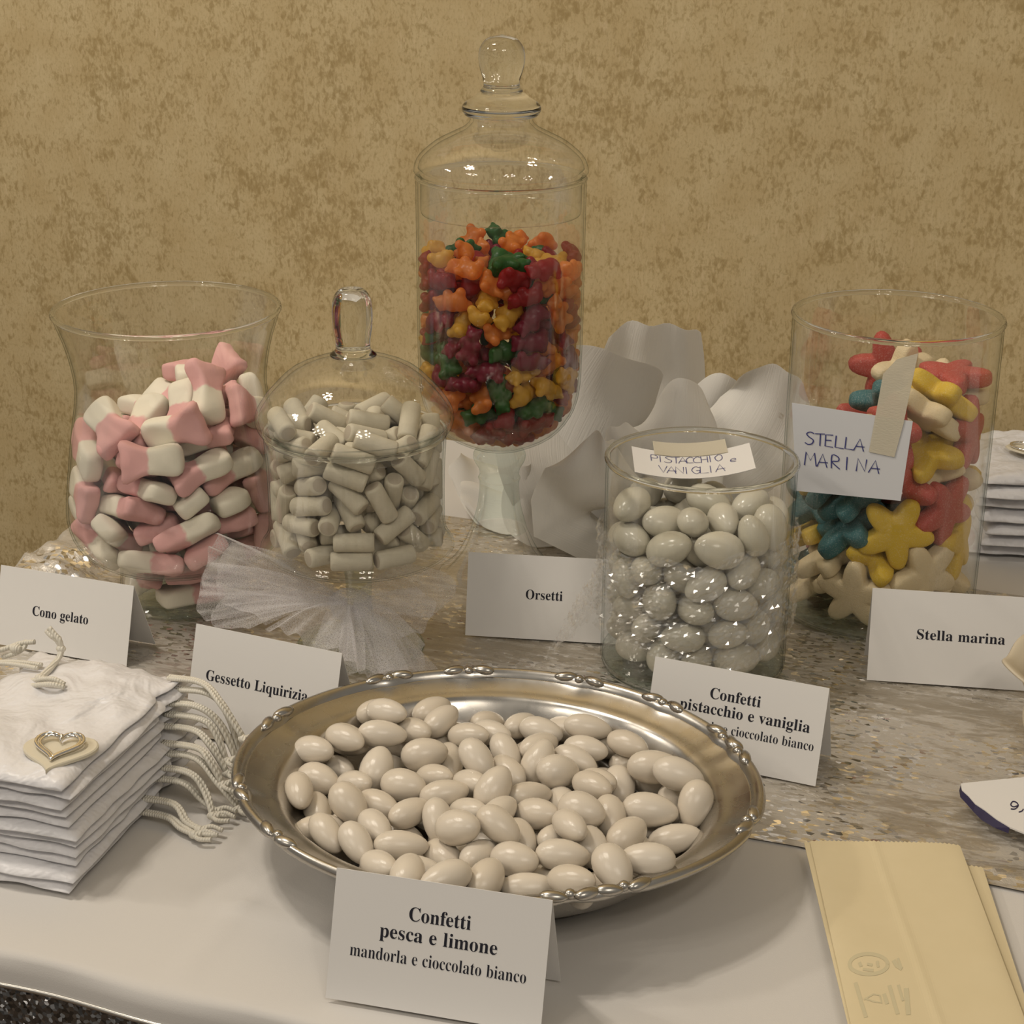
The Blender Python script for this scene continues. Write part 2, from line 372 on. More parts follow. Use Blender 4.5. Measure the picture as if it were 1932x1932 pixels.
def runner():
    A = list(np.arange(-.70, RIGHT - .02, .0042)); Bs = list(np.arange(.728, 1.0845, .0042)); w = wob(7, 8, 3, 9); w2 = wob(6, 21, 6, 16); v = []
    for bb in Bs:
        for a in A:
            z = .0008
            d = min(bb - .728, 1.084 - bb); z += .0003 * math.exp(-(d / .004) ** 2)
            # lengthwise folds near the front edge, right of the tray
            m = 1 / (1 + math.exp(-(a + .02) / .02))
            for c0, h, wd in ((.742 + .006 * math.sin(a * 9), .0040, .0055), (.764 + .008 * math.sin(a * 7 + 1), .0032, .006), (.752 + .01 * math.sin(a * 12 + 2), .0016, .003)):
                z += m * h * math.exp(-((bb - c0) / wd) ** 2)
            # puckers where the runner is bunched at the table's left end
            ml = 1 / (1 + math.exp((a + .600) / .005)); mb = 1 / (1 + math.exp(-(bb - .85) / .01))
            z += ml * mb * (.010 + .007 * w(a * 4, bb * 4) + .003 * w2(a * 4, bb * 4))
            mp = (1 / (1 + math.exp((a + .47) / .015))) * (1 / (1 + math.exp((bb - .775) / .01)))
            z += mp * max(0, .0025 + .0025 * w2(a * 3, bb * 3)) 
            if a < LEFT - .004: z -= (LEFT - .004 - a) * 1.5
            aa = a if a > LEFT - .02 else LEFT - .02 - (LEFT - .02 - a) * .2
            v.append((aa, bb + .002 * math.sin(a * 23 + bb * 5), z))
    o = obj('table_runner', mesh('table_runner', v, gridf(len(Bs), len(A), False)), M['lurex'], loc=tab(0, 0)); o.rotation_euler = (0, 0, YAW)
    tag(o, 'silver lurex runner with crumpled metallic sheen lying along the table', 'table runner')
runner()

# ------------------------------------------------------------------ glass jars
def vessel(outer, t=.0011, floor=.005, lip=True):
    """closed double wall: outer profile from the foot up, then back down the inside"""
    o = smooth_prof(outer, 3); inn = []
    for i, (r, z) in enumerate(o):
        a = o[max(0, i - 1)]; c = o[min(len(o) - 1, i + 1)]; d = np.array([c[0] - a[0], c[1] - a[1]]); d /= np.linalg.norm(d) + 1e-9
        inn.append((r - d[1] * t, z + d[0] * t))
    inn = [(max(r, .0004), z) for r, z in inn if r > .001]
    r, z = o[-1]
    lipp = [(r - t * .15, z + .0008), (r - t * .5, z + .0011), (r - t * .85, z + .0008)] if lip else []
    return o + lipp + list(reversed(inn))
def part(name, prof, mat, parent, nt=64): 
    v, f = lathe(prof, nt); return obj(name, mesh(name, v, f), mat, parent)
def rim_ring(r, z, parent, rr=.0015, mat='solid_glass'):
    v, f = tube([(r * math.cos(2 * math.pi * j / 72), r * math.sin(2 * math.pi * j / 72), z) for j in range(72)], rr, 8, True)
    return obj('rim', mesh('rim', v, f), M[mat], parent)
JL = (-.2065, 1.015, ZB); JC = (-.0895, .9445, ZB); JG = (-.0083, 1.053, ZB); JP = (.1062, .928, ZB); JS = (.2287, 1.0153, ZB)
def jars():
    t = thing('flared_vase', 'open glass vase with flared rim holding pink and white marshmallows', 'vase', JL)
    part('bowl', vessel([(.0005, 0), (.034, 0), (.040, .002), (.039, .012), (.0385, .025), (.042, .030), (.053, .0325), (.0635, .042), (.0681, .057), (.0667, .0757), (.0622, .107), (.0572, .138), (.060, .162), (.0672, .185)]), M['glass'], t)
    rim_ring(.0664, .1858, t, .0017)
    part('foot', [(.0005, .0004), (.0375, .0004), (.0375, .0028), (.0005, .0028)], M['glass_base'], t)
    t = thing('footed_candy_jar', 'stemmed glass candy jar holding grey chalk sticks behind a tulle bow', 'jar', JC)
    part('bowl', vessel([(.0005, .0612), (.03, .0612), (.050, .0618), (.0556, .0645), (.0558, .0664), (.0535, .0695), (.0515, .075), (.0507, .083), (.0508, .11), (.052, .133)], .0011), M['glass'], t)
    rim_ring(.0512, .1336, t)
    part('stem', smooth_prof([(.0125, .0611), (.0105, .056), (.008, .045), (.0075, .03), (.009, .018), (.013, .010)], 3), M['glass_base'], t)
    part('foot', smooth_prof([(.013, .010), (.022, .006), (.033, .0035), (.0365, .0022), (.0368, .0008), (.035, 0), (.0005, 0)], 3), M['glass_base'], t)
    lid = part('lid', [(.0445, .1265), (.0462, .1265), (.0466, .1355), (.0535, .1358)] + smooth_prof([(.0548, .1368), (.0562, .141), (.0555, .146), (.0515, .153), (.046, .1595), (.036, .169), (.022, .1752), (.0125, .1782)], 3) + list(reversed(smooth_prof([(.0530, .1385), (.0544, .1415), (.0537, .1455), (.0500, .1515), (.0446, .158), (.035, .1670), (.021, .1735), (.0005, .1765)], 3))) + [(.0448, .137)], M['glass'], t); lid['label'] = 'domed glass lid'
    part('knob', smooth_prof([(.0005, .1768), (.0128, .1782), (.0100, .1818), (.0098, .187), (.0110, .195), (.0113, .204), (.0102, .2115), (.0065, .2160), (.0005, .2172)], 5), M['solid_glass'], lid, 40)
    t = thing('apothecary_jar', 'tall footed apothecary jar full of coloured gummy bears', 'jar', JG)
    part('bowl', vessel([(.0005, .0885), (.013, .0888), (.022, .0918), (.0355, .0995), (.0452, .1115), (.0498, .126), (.0511, .15), (.0514, .2), (.0515, .259)]), M['glass'], t)
    rim_ring(.0508, .2592, t, .0013)
    part('stem', smooth_prof([(.0135, .0885), (.0165, .0845), (.0162, .080), (.0132, .0745), (.0126, .0695), (.0136, .068), (.0128, .0665), (.0127, .060), (.0142, .048), (.0182, .033)], 3), M['glass_base'], t)
    part('foot', smooth_prof([(.0182, .033), (.0248, .0187), (.033, .0075), (.0385, .003), (.039, .0012), (.037, 0), (.034, .002), (.023, .0165), (.0165, .033)], 3), M['glass'], t)
    lid = part('lid', [(.0468, .2385), (.0482, .2380), (.0487, .2400), (.0487, .2612), (.0515, .2616)] + smooth_prof([(.0525, .2630), (.0520, .2665), (.0492, .2722), (.040, .2800), (.030, .2852), (.0228, .2888), (.0188, .2925), (.0190, .2950)], 3) + [(.017, .2950)] + list(reversed(smooth_prof([(.0500, .2650), (.0475, .2707), (.039, .2780), (.0292, .2832), (.0215, .2872), (.017, .2915)], 3))) + [(.0468, .2625)], M['glass'], t); lid['label'] = 'tall domed glass lid'
    part('collar', smooth_prof([(.0005, .2952), (.0190, .2952), (.0225, .2972), (.0236, .2998), (.0222, .3028), (.0170, .3062), (.0125, .3090), (.0005, .3092)], 4), M['solid_glass'], lid, 48)
    part('knob', smooth_prof([(.0005, .3093), (.0122, .3093), (.0108, .3130), (.0110, .3165), (.0128, .3225), (.0138, .3288), (.0128, .3350), (.0085, .3402), (.0005, .3422)], 5), M['solid_glass'], lid, 40)
    t = thing('cylinder_jar', 'short straight glass cylinder full of pale sugared almonds', 'jar', JP)
    part('wall', vessel([(.0005, 0), (.048, 0), (.0525, .001), (.0537, .004), (.0537, .009), (.0537, .02), (.0537, .06), (.0537, .1240)]), M['glass'], t)
    part('base', [(.0005, .0004), (.049, .0004), (.0528, .0035), (.0528, .0065), (.0512, .0072), (.0005, .0072)], M['glass_base'], t)
    rim_ring(.0530, .1246, t, .0018)
    t = thing('tall_cylinder_jar', 'tall straight glass cylinder filled with sugared star jellies', 'jar', JS)
    part('wall', vessel([(.0005, 0), (.056, 0), (.0605, .001), (.062, .004), (.062, .009), (.062, .02), (.062, .09), (.062, .1846)]), M['glass'], t)
    part('base', [(.0005, .0004), (.057, .0004), (.0608, .0035), (.0608, .0055), (.0590, .0058), (.0005, .0058)], M['glass_base'], t)
    rim_ring(.0613, .1852, t, .0018)
jars()

# ------------------------------------------------------------------ sweets

# resting places of the sweets: x, y, z from the jar axis, quaternion, size
SIM = {
 'marsh': [[.0181,.027,.0315,.86,.43,-.154,-.226,1.13],[-.0034,.0159,.0115,.049,-.976,-.212,.009,1.15],[-.0223,.0138,.0309,.873,.475,-.108,.015,1.17],[.0415,.0118,.0391,.12,.596,.777,.162,1.12],[-.0204,-.0153,.0196,.476,.484,-.044,-.733,1.06],[.007,-.0195,.0109,.867,-.007,-.015,-.499,1.15],[.0093,.0107,.0375,.514,.721,.464,.029,1.13],[-.0303,-.0173,.0404,.782,.39,-.369,.317,1.09],[.0253,-.0022,.0207,.274,.446,.219,.823,1.09],[-.0197,-.0037,.0364,.493,.651,.459,-.351,1.08],[.0046,-.015,.0245,.133,.051,-.083,-.986,1.17],[.0322,-.008,.0487,.668,-.008,-.165,-.725,1.08],[-.0435,-.0321,.0471,.441,.404,-.802,.001,1.06],[.0355,-.0228,.0387,.98,-.062,-.14,-.128,1.16],[-.0017,.0246,.0411,.679,-.347,-.632,.138,1.14],[-.0088,-.047,.0418,.738,-.191,-.093,-.641,1.15],[.0425,.0151,.057,.553,-.091,.052,.827,1.1],[-.044,.0165,.0469,.207,-.641,-.034,-.739,1.08],[.0185,-.0375,.0479,.23,.256,-.017,-.939,1.17],[.0117,.0553,.0542,.402,.323,.452,-.728,1.12],[-.0551,-.0042,.0543,.8,-.279,.467,-.252,1.16],[.0577,-.009,.056,.019,-.76,.144,-.634,1.07],[-.0148,.0448,.041,.383,.089,-.17,.904,1.1],[-.0007,-.017,.0425,.718,.205,.642,-.173,1.1],[.0299,.0355,.0555,.0,.761,-.647,.057,1.14],[-.0152,.0057,.0593,.76,.305,.18,-.546,1.18],[.0143,-.0513,.0628,.006,.677,-.659,.328,1.13],[-.0219,.0425,.0539,.058,.007,.148,-.987,1.07],[.0163,-.008,.0627,.056,-.016,-.085,.995,1.16],[.0396,-.0216,.0649,.046,.136,.02,-.989,1.14],[-.0354,.0303,.0628,.059,-.971,-.232,-.017,1.08],[-.0106,-.0281,.0584,.184,.185,-.052,-.964,1.18],[.0398,.0225,.0697,.002,.902,-.415,.119,1.12],[-.0318,-.038,.0572,.336,-.174,-.898,.226,1.11],[.032,-.0301,.0764,.15,-.338,.929,-.027,1.18],[.0068,.0305,.0618,.232,.485,-.091,-.839,1.07],[-.0191,-.0115,.0679,.708,.051,-.228,-.667,1.1],[.0478,.0055,.0796,.438,.549,-.012,.712,1.14],[-.0151,.0445,.0672,.055,.157,-.975,-.147,1.09],[.0098,.0013,.0773,.066,-.934,-.345,-.064,1.1],[.0159,.0517,.0722,.723,.369,-.253,.527,1.06],[-.0415,-.0057,.0698,.429,-.024,.902,-.036,1.12],[.0373,.0241,.0833,.066,-.843,.527,-.088,1.1],[-.009,.04,.0789,.442,-.005,.13,-.888,1.1],[-.0218,-.0407,.0742,.169,.897,.368,-.178,1.18],[.025,.0439,.082,.279,.092,.389,-.873,1.08],[-.0564,.012,.072,.202,.547,-.296,-.756,1.14],[.0116,-.0391,.0805,.926,.032,-.285,.244,1.15],[-.0025,.0425,.0921,.096,-.993,.024,.064,1.13],[-.0511,-.0269,.0795,.086,.599,.232,-.762,1.06],[.055,-.0123,.0832,.029,-.56,.185,-.807,1.09],[-.0447,.0342,.0873,.397,.723,-.009,.566,1.12],[-.0076,-.0447,.0875,.183,.321,-.922,.11,1.1],[.0182,.0412,.1017,.865,.37,-.337,.042,1.12],[-.0145,.0053,.084,.213,-.224,-.108,.945,1.09],[.0052,-.0007,.093,.028,.049,.256,-.965,1.09],[.0018,.0409,.1091,.871,.252,-.376,.189,1.1],[-.0168,-.0289,.0983,.084,-.133,-.169,-.973,1.13],[.0221,.0087,.0942,.562,-.186,.797,.12,1.16],[-.0253,.0241,.0821,.397,-.848,-.305,.176,1.1],[.0367,-.0244,.0934,.148,-.811,.548,-.138,1.17],[.0239,.0369,.1324,.162,.448,.69,.545,1.17],[-.0335,-.0181,.0865,.028,-.928,-.289,.232,1.13],[.0385,.0375,.1086,.186,-.392,-.66,.614,1.11],[-.0195,.0046,.0983,.546,.358,-.003,-.757,1.18],[.0129,-.0184,.1,.881,.186,-.035,-.434,1.13],[.0225,-.043,.0994,.174,-.821,.54,-.068,1.11],[-.004,-.0532,.1086,.488,-.546,.54,.416,1.09],[.0473,.0198,.1214,.249,-.569,-.536,.572,1.11],[.024,-.0277,.115,.082,.673,.721,.147,1.06],[.043,.006,.1036,.197,.949,.098,-.225,1.15],[-.0487,-.0219,.1027,.63,-.069,.74,.224,1.18],[-.0144,-.0204,.1212,.252,-.145,-.297,.91,1.14],[-.0422,.0058,.1043,.177,-.74,-.398,-.513,1.15],[.0179,.0,.1176,.668,-.046,-.131,-.731,1.15],[-.0251,.0292,.1055,.895,-.093,.023,-.435,1.11],[-.0103,-.0147,.1102,.471,.291,.116,-.825,1.06],[.0202,.0191,.1191,.493,-.406,-.556,-.532,1.14],[.0477,-.011,.1272,.075,.768,-.283,-.57,1.11],[.0036,.0342,.1364,.001,-.193,.98,-.048,1.1],[.0094,-.0424,.1245,.501,.655,.38,-.419,1.14],[-.0095,.0372,.1197,.118,-.881,-.369,-.27,1.12],[-.0321,-.0306,.1226,.202,.303,.248,-.898,1.18],[-.0206,.0148,.1198,.04,.921,.385,-.052,1.07],[.0192,.0021,.131,.122,.738,.661,-.06,1.09],[.0257,-.0225,.1415,.357,.219,-.845,-.332,1.12],[.0103,-.0203,.1309,.348,-.92,.044,-.177,1.07]],
 'chalk': [[.043,.0118,.0721,.524,.309,.404,.683,1.15],[.0295,.033,.072,.569,-.741,.282,-.216,1.18],[-.0065,.033,.0719,.021,.05,-.923,-.382,1.16],[-.0245,.0154,.0721,.486,-.202,.326,-.785,1.19],[-.0376,-.0057,.072,.248,.033,-.127,-.96,1.18],[-.0146,-.0347,.0721,.754,-.579,-.188,.245,1.18],[.0241,-.0373,.0719,.257,.106,-.37,-.886,1.16],[.0117,.0342,.0721,.693,.287,.253,.611,1.18],[-.0052,.044,.072,.008,.057,-.99,-.13,1.16],[-.025,.0157,.0831,.843,.111,.069,.522,1.19],[-.0224,-.0182,.0721,.906,.119,-.053,-.402,1.2],[.0003,-.0434,.072,.923,-.382,-.018,.045,1.17],[.0142,-.029,.0763,.209,.071,.967,-.129,1.18],[.0377,-.0058,.0721,.382,.923,-.046,-.019,1.19],[-.0035,.0293,.0822,.033,-.031,.602,-.797,1.19],[-.0362,.0061,.0934,.588,.803,-.098,.014,1.18],[-.0381,-.0219,.0767,.563,.604,-.148,-.544,1.16],[-.0068,-.0309,.0828,.095,.013,-.131,-.987,1.15],[.0233,-.018,.0791,.317,.72,.38,-.486,1.16],[.0281,.011,.0808,.301,.593,.328,.671,1.18],[.0219,.0233,.0776,.328,-.214,-.912,.124,1.19],[-.0334,.016,.0977,.103,-.174,-.117,-.972,1.16],[-.0274,-.0241,.0801,.796,.009,.189,-.575,1.15],[.0019,-.043,.0827,.003,-.023,.991,-.131,1.14],[.0334,-.0228,.0783,.78,.281,.501,.25,1.19],[.0426,-.0043,.0836,.616,-.411,-.45,.498,1.18],[.0392,.0177,.0878,.211,-.551,-.366,.72,1.2],[-.0252,.0356,.077,.215,-.277,.906,.237,1.15],[-.0394,.0044,.0782,.098,.865,-.356,.34,1.17],[-.0281,-.0326,.0889,.338,-.874,.304,-.171,1.14],[.0242,-.0354,.0904,.208,-.309,.914,.159,1.18],[.0304,-.0028,.0853,.354,-.48,.785,-.167,1.18],[.023,.0361,.083,.367,.888,-.257,-.108,1.18],[-.0015,.0416,.0828,.599,-.799,.041,.022,1.18],[-.0403,.0175,.0788,.763,-.022,.524,.377,1.16],[-.0114,-.0349,.0936,.536,-.499,-.511,.45,1.19],[.0149,-.0271,.0928,.677,.596,.117,.416,1.16],[.0399,-.0161,.0928,.544,.126,-.059,-.827,1.15],[.0193,.0235,.0948,.467,-.847,.148,-.205,1.16],[-.0301,.0305,.0854,.2,-.872,-.392,-.213,1.19],[-.0322,-.0057,.0967,.557,.359,-.36,.656,1.19],[-.0383,-.0209,.097,.446,-.428,.259,.742,1.17],[.0173,-.0402,.1055,.531,.106,-.841,-.0,1.15],[.0364,.0225,.1049,.866,.114,-.064,-.483,1.19],[.025,.0331,.0939,.257,-.032,-.127,.957,1.19],[.0064,.036,.0931,.202,-.838,-.49,.128,1.17],[-.0041,.0,.1204,.609,-.793,-.008,.006,1.14],[-.0222,-.0367,.1017,.953,.088,-.142,-.252,1.17],[-.0012,-.035,.0988,.394,.747,-.163,-.51,1.18],[.0295,-.0182,.0982,.59,-.127,.421,.677,1.16],[-.0132,.0186,.1133,.705,.075,-.425,-.562,1.18],[-.0094,.0308,.0995,.756,-.533,-.358,-.126,1.19],[-.0349,.0266,.1031,.689,-.017,-.722,-.061,1.19],[-.0436,-.0046,.0928,.689,.08,-.637,.337,1.15],[-.0235,-.0203,.0934,.148,.474,.252,.831,1.16],[.0229,-.0318,.1089,.263,-.594,-.108,.752,1.16],[.009,.035,.1035,.394,.676,.522,.339,1.16],[-.0237,.0273,.1032,.603,-.503,.299,-.542,1.15],[-.0195,-.0093,.1141,.764,-.188,.26,-.56,1.19],[-.035,-.0127,.106,.384,-.903,-.069,-.181,1.14],[-.0009,-.0396,.1097,.105,-.36,-.732,-.568,1.17],[.0276,-.0175,.1119,.526,.069,-.607,-.592,1.14],[.0436,.0041,.1039,.439,.565,.237,-.657,1.2],[-.0102,.0417,.0944,.783,-.609,-.037,.121,1.16],[-.0329,.0126,.109,.036,.294,.55,.781,1.18],[-.0225,-.0331,.112,.786,.379,-.372,-.316,1.15],[-.0136,-.0249,.1078,.159,-.375,.395,.824,1.14],[-.0017,-.0427,.1217,.892,.413,.159,-.092,1.19],[.032,.0024,.1001,.641,-.094,-.147,.748,1.17],[.0219,.0241,.1072,.81,.061,-.015,-.583,1.17],[-.0363,.0063,.1184,.017,.046,-.675,.737,1.17],[-.0426,-.0055,.1125,.65,.139,.462,.586,1.17],[-.0203,-.0317,.1234,.893,.447,.008,.047,1.19],[.032,-.0294,.1216,.298,.416,-.818,.264,1.15],[.0344,.0124,.1174,.065,-.289,.873,.389,1.19],[.0298,.0223,.1168,.387,-.888,-.191,.16,1.15],[-.0177,.039,.1097,.915,.28,.265,.119,1.19],[-.0298,-.0217,.1191,.663,.719,-.083,.192,1.19],[.0078,-.0309,.1174,.369,-.873,.071,-.309,1.15],[.0196,-.0074,.115,.397,-.087,-.433,-.805,1.2],[.0116,-.0264,.1077,.523,.327,.116,-.778,1.19],[.0003,.0439,.1109,.737,.066,-.67,.064,1.18],[.005,.0212,.114,.107,-.031,-.827,-.552,1.17],[-.0095,.043,.1253,.654,-.163,.721,.163,1.15],[.0027,-.0229,.1239,.156,-.122,.667,-.718,1.16],[.021,.0032,.1228,.683,-.596,-.311,-.287,1.14],[.0385,-.0037,.1123,.431,.253,-.455,.738,1.18],[.0101,.0363,.1147,.141,.177,-.593,-.772,1.18],[-.0197,.023,.1211,.923,.177,-.34,-.023,1.19],[.0119,.0253,.1233,.071,.954,.234,-.171,1.19],[-.0325,-.024,.1304,.549,-.758,.088,-.342,1.15],[-.0035,-.014,.1216,.176,-.041,-.048,-.982,1.16],[.0412,-.014,.1159,.127,-.764,-.462,-.433,1.16],[.0083,.0419,.1277,.106,.003,-.393,.913,1.18],[-.0156,.0334,.121,.599,.752,.017,-.274,1.17],[.0078,.0127,.1202,.978,-.186,.015,.094,1.16],[-.0366,-.0058,.1232,.113,.287,.389,.868,1.17],[.0258,-.0209,.1292,.414,.822,-.362,.148,1.19],[.0175,-.0066,.1298,.175,-.319,-.2,.909,1.19],[-.0072,.0323,.1289,.132,-.963,.012,.233,1.17],[-.0219,.0133,.1285,.514,.703,-.298,-.392,1.18],[-.0371,.0147,.1252,.79,.418,.442,.084,1.15],[.0027,-.0427,.1319,.148,-.972,-.007,.184,1.19],[.0084,-.0292,.1313,.535,.834,.132,.036,1.16],[.043,.0087,.1298,.138,-.662,-.446,-.586,1.15],[.0288,.0333,.1228,.645,-.165,.701,.253,1.17],[.0077,.0349,.1373,.386,-.124,.46,-.79,1.17],[-.0292,.0316,.1327,.48,.001,.709,-.517,1.2],[-.039,-.0179,.1436,.15,-.523,-.839,.032,1.16],[.0328,-.0088,.1269,.472,.405,.107,-.776,1.19],[.0077,-.0001,.1395,.947,.284,.137,.056,1.19],[.0401,-.016,.1307,.634,.479,-.099,.599,1.18],[.0202,.0243,.1346,.598,.171,.494,.608,1.2],[-.0369,-.0007,.138,.127,.972,-.196,.003,1.17],[-.0231,-.0041,.1268,.367,-.048,-.388,.844,1.17],[-.0324,-.0129,.1334,.918,-.37,.092,-.106,1.15],[.0145,-.0369,.1378,.975,.145,.169,-.014,1.2],[.0313,-.0091,.1422,.138,.663,-.49,-.549,1.18],[.0317,.0195,.1272,.084,-.934,-.345,.047,1.16],[-.0339,.0156,.1373,.688,-.491,.456,-.279,1.19],[-.0019,-.0064,.1315,.131,.953,-.272,-.015,1.16],[-.0153,-.0339,.1342,.549,-.625,-.466,.3,1.17],[-.0109,-.0133,.1345,.162,-.906,.381,.089,1.16],[.0255,.0085,.1411,.254,-.907,.136,.306,1.16],[.0108,.0135,.1327,.731,-.147,.447,-.495,1.15],[-.0007,.0127,.132,.442,-.439,-.639,.452,1.15],[-.0162,.0075,.1386,.521,.803,.25,-.147,1.19],[.0078,-.0203,.1375,.629,-.721,-.062,.285,1.16]],
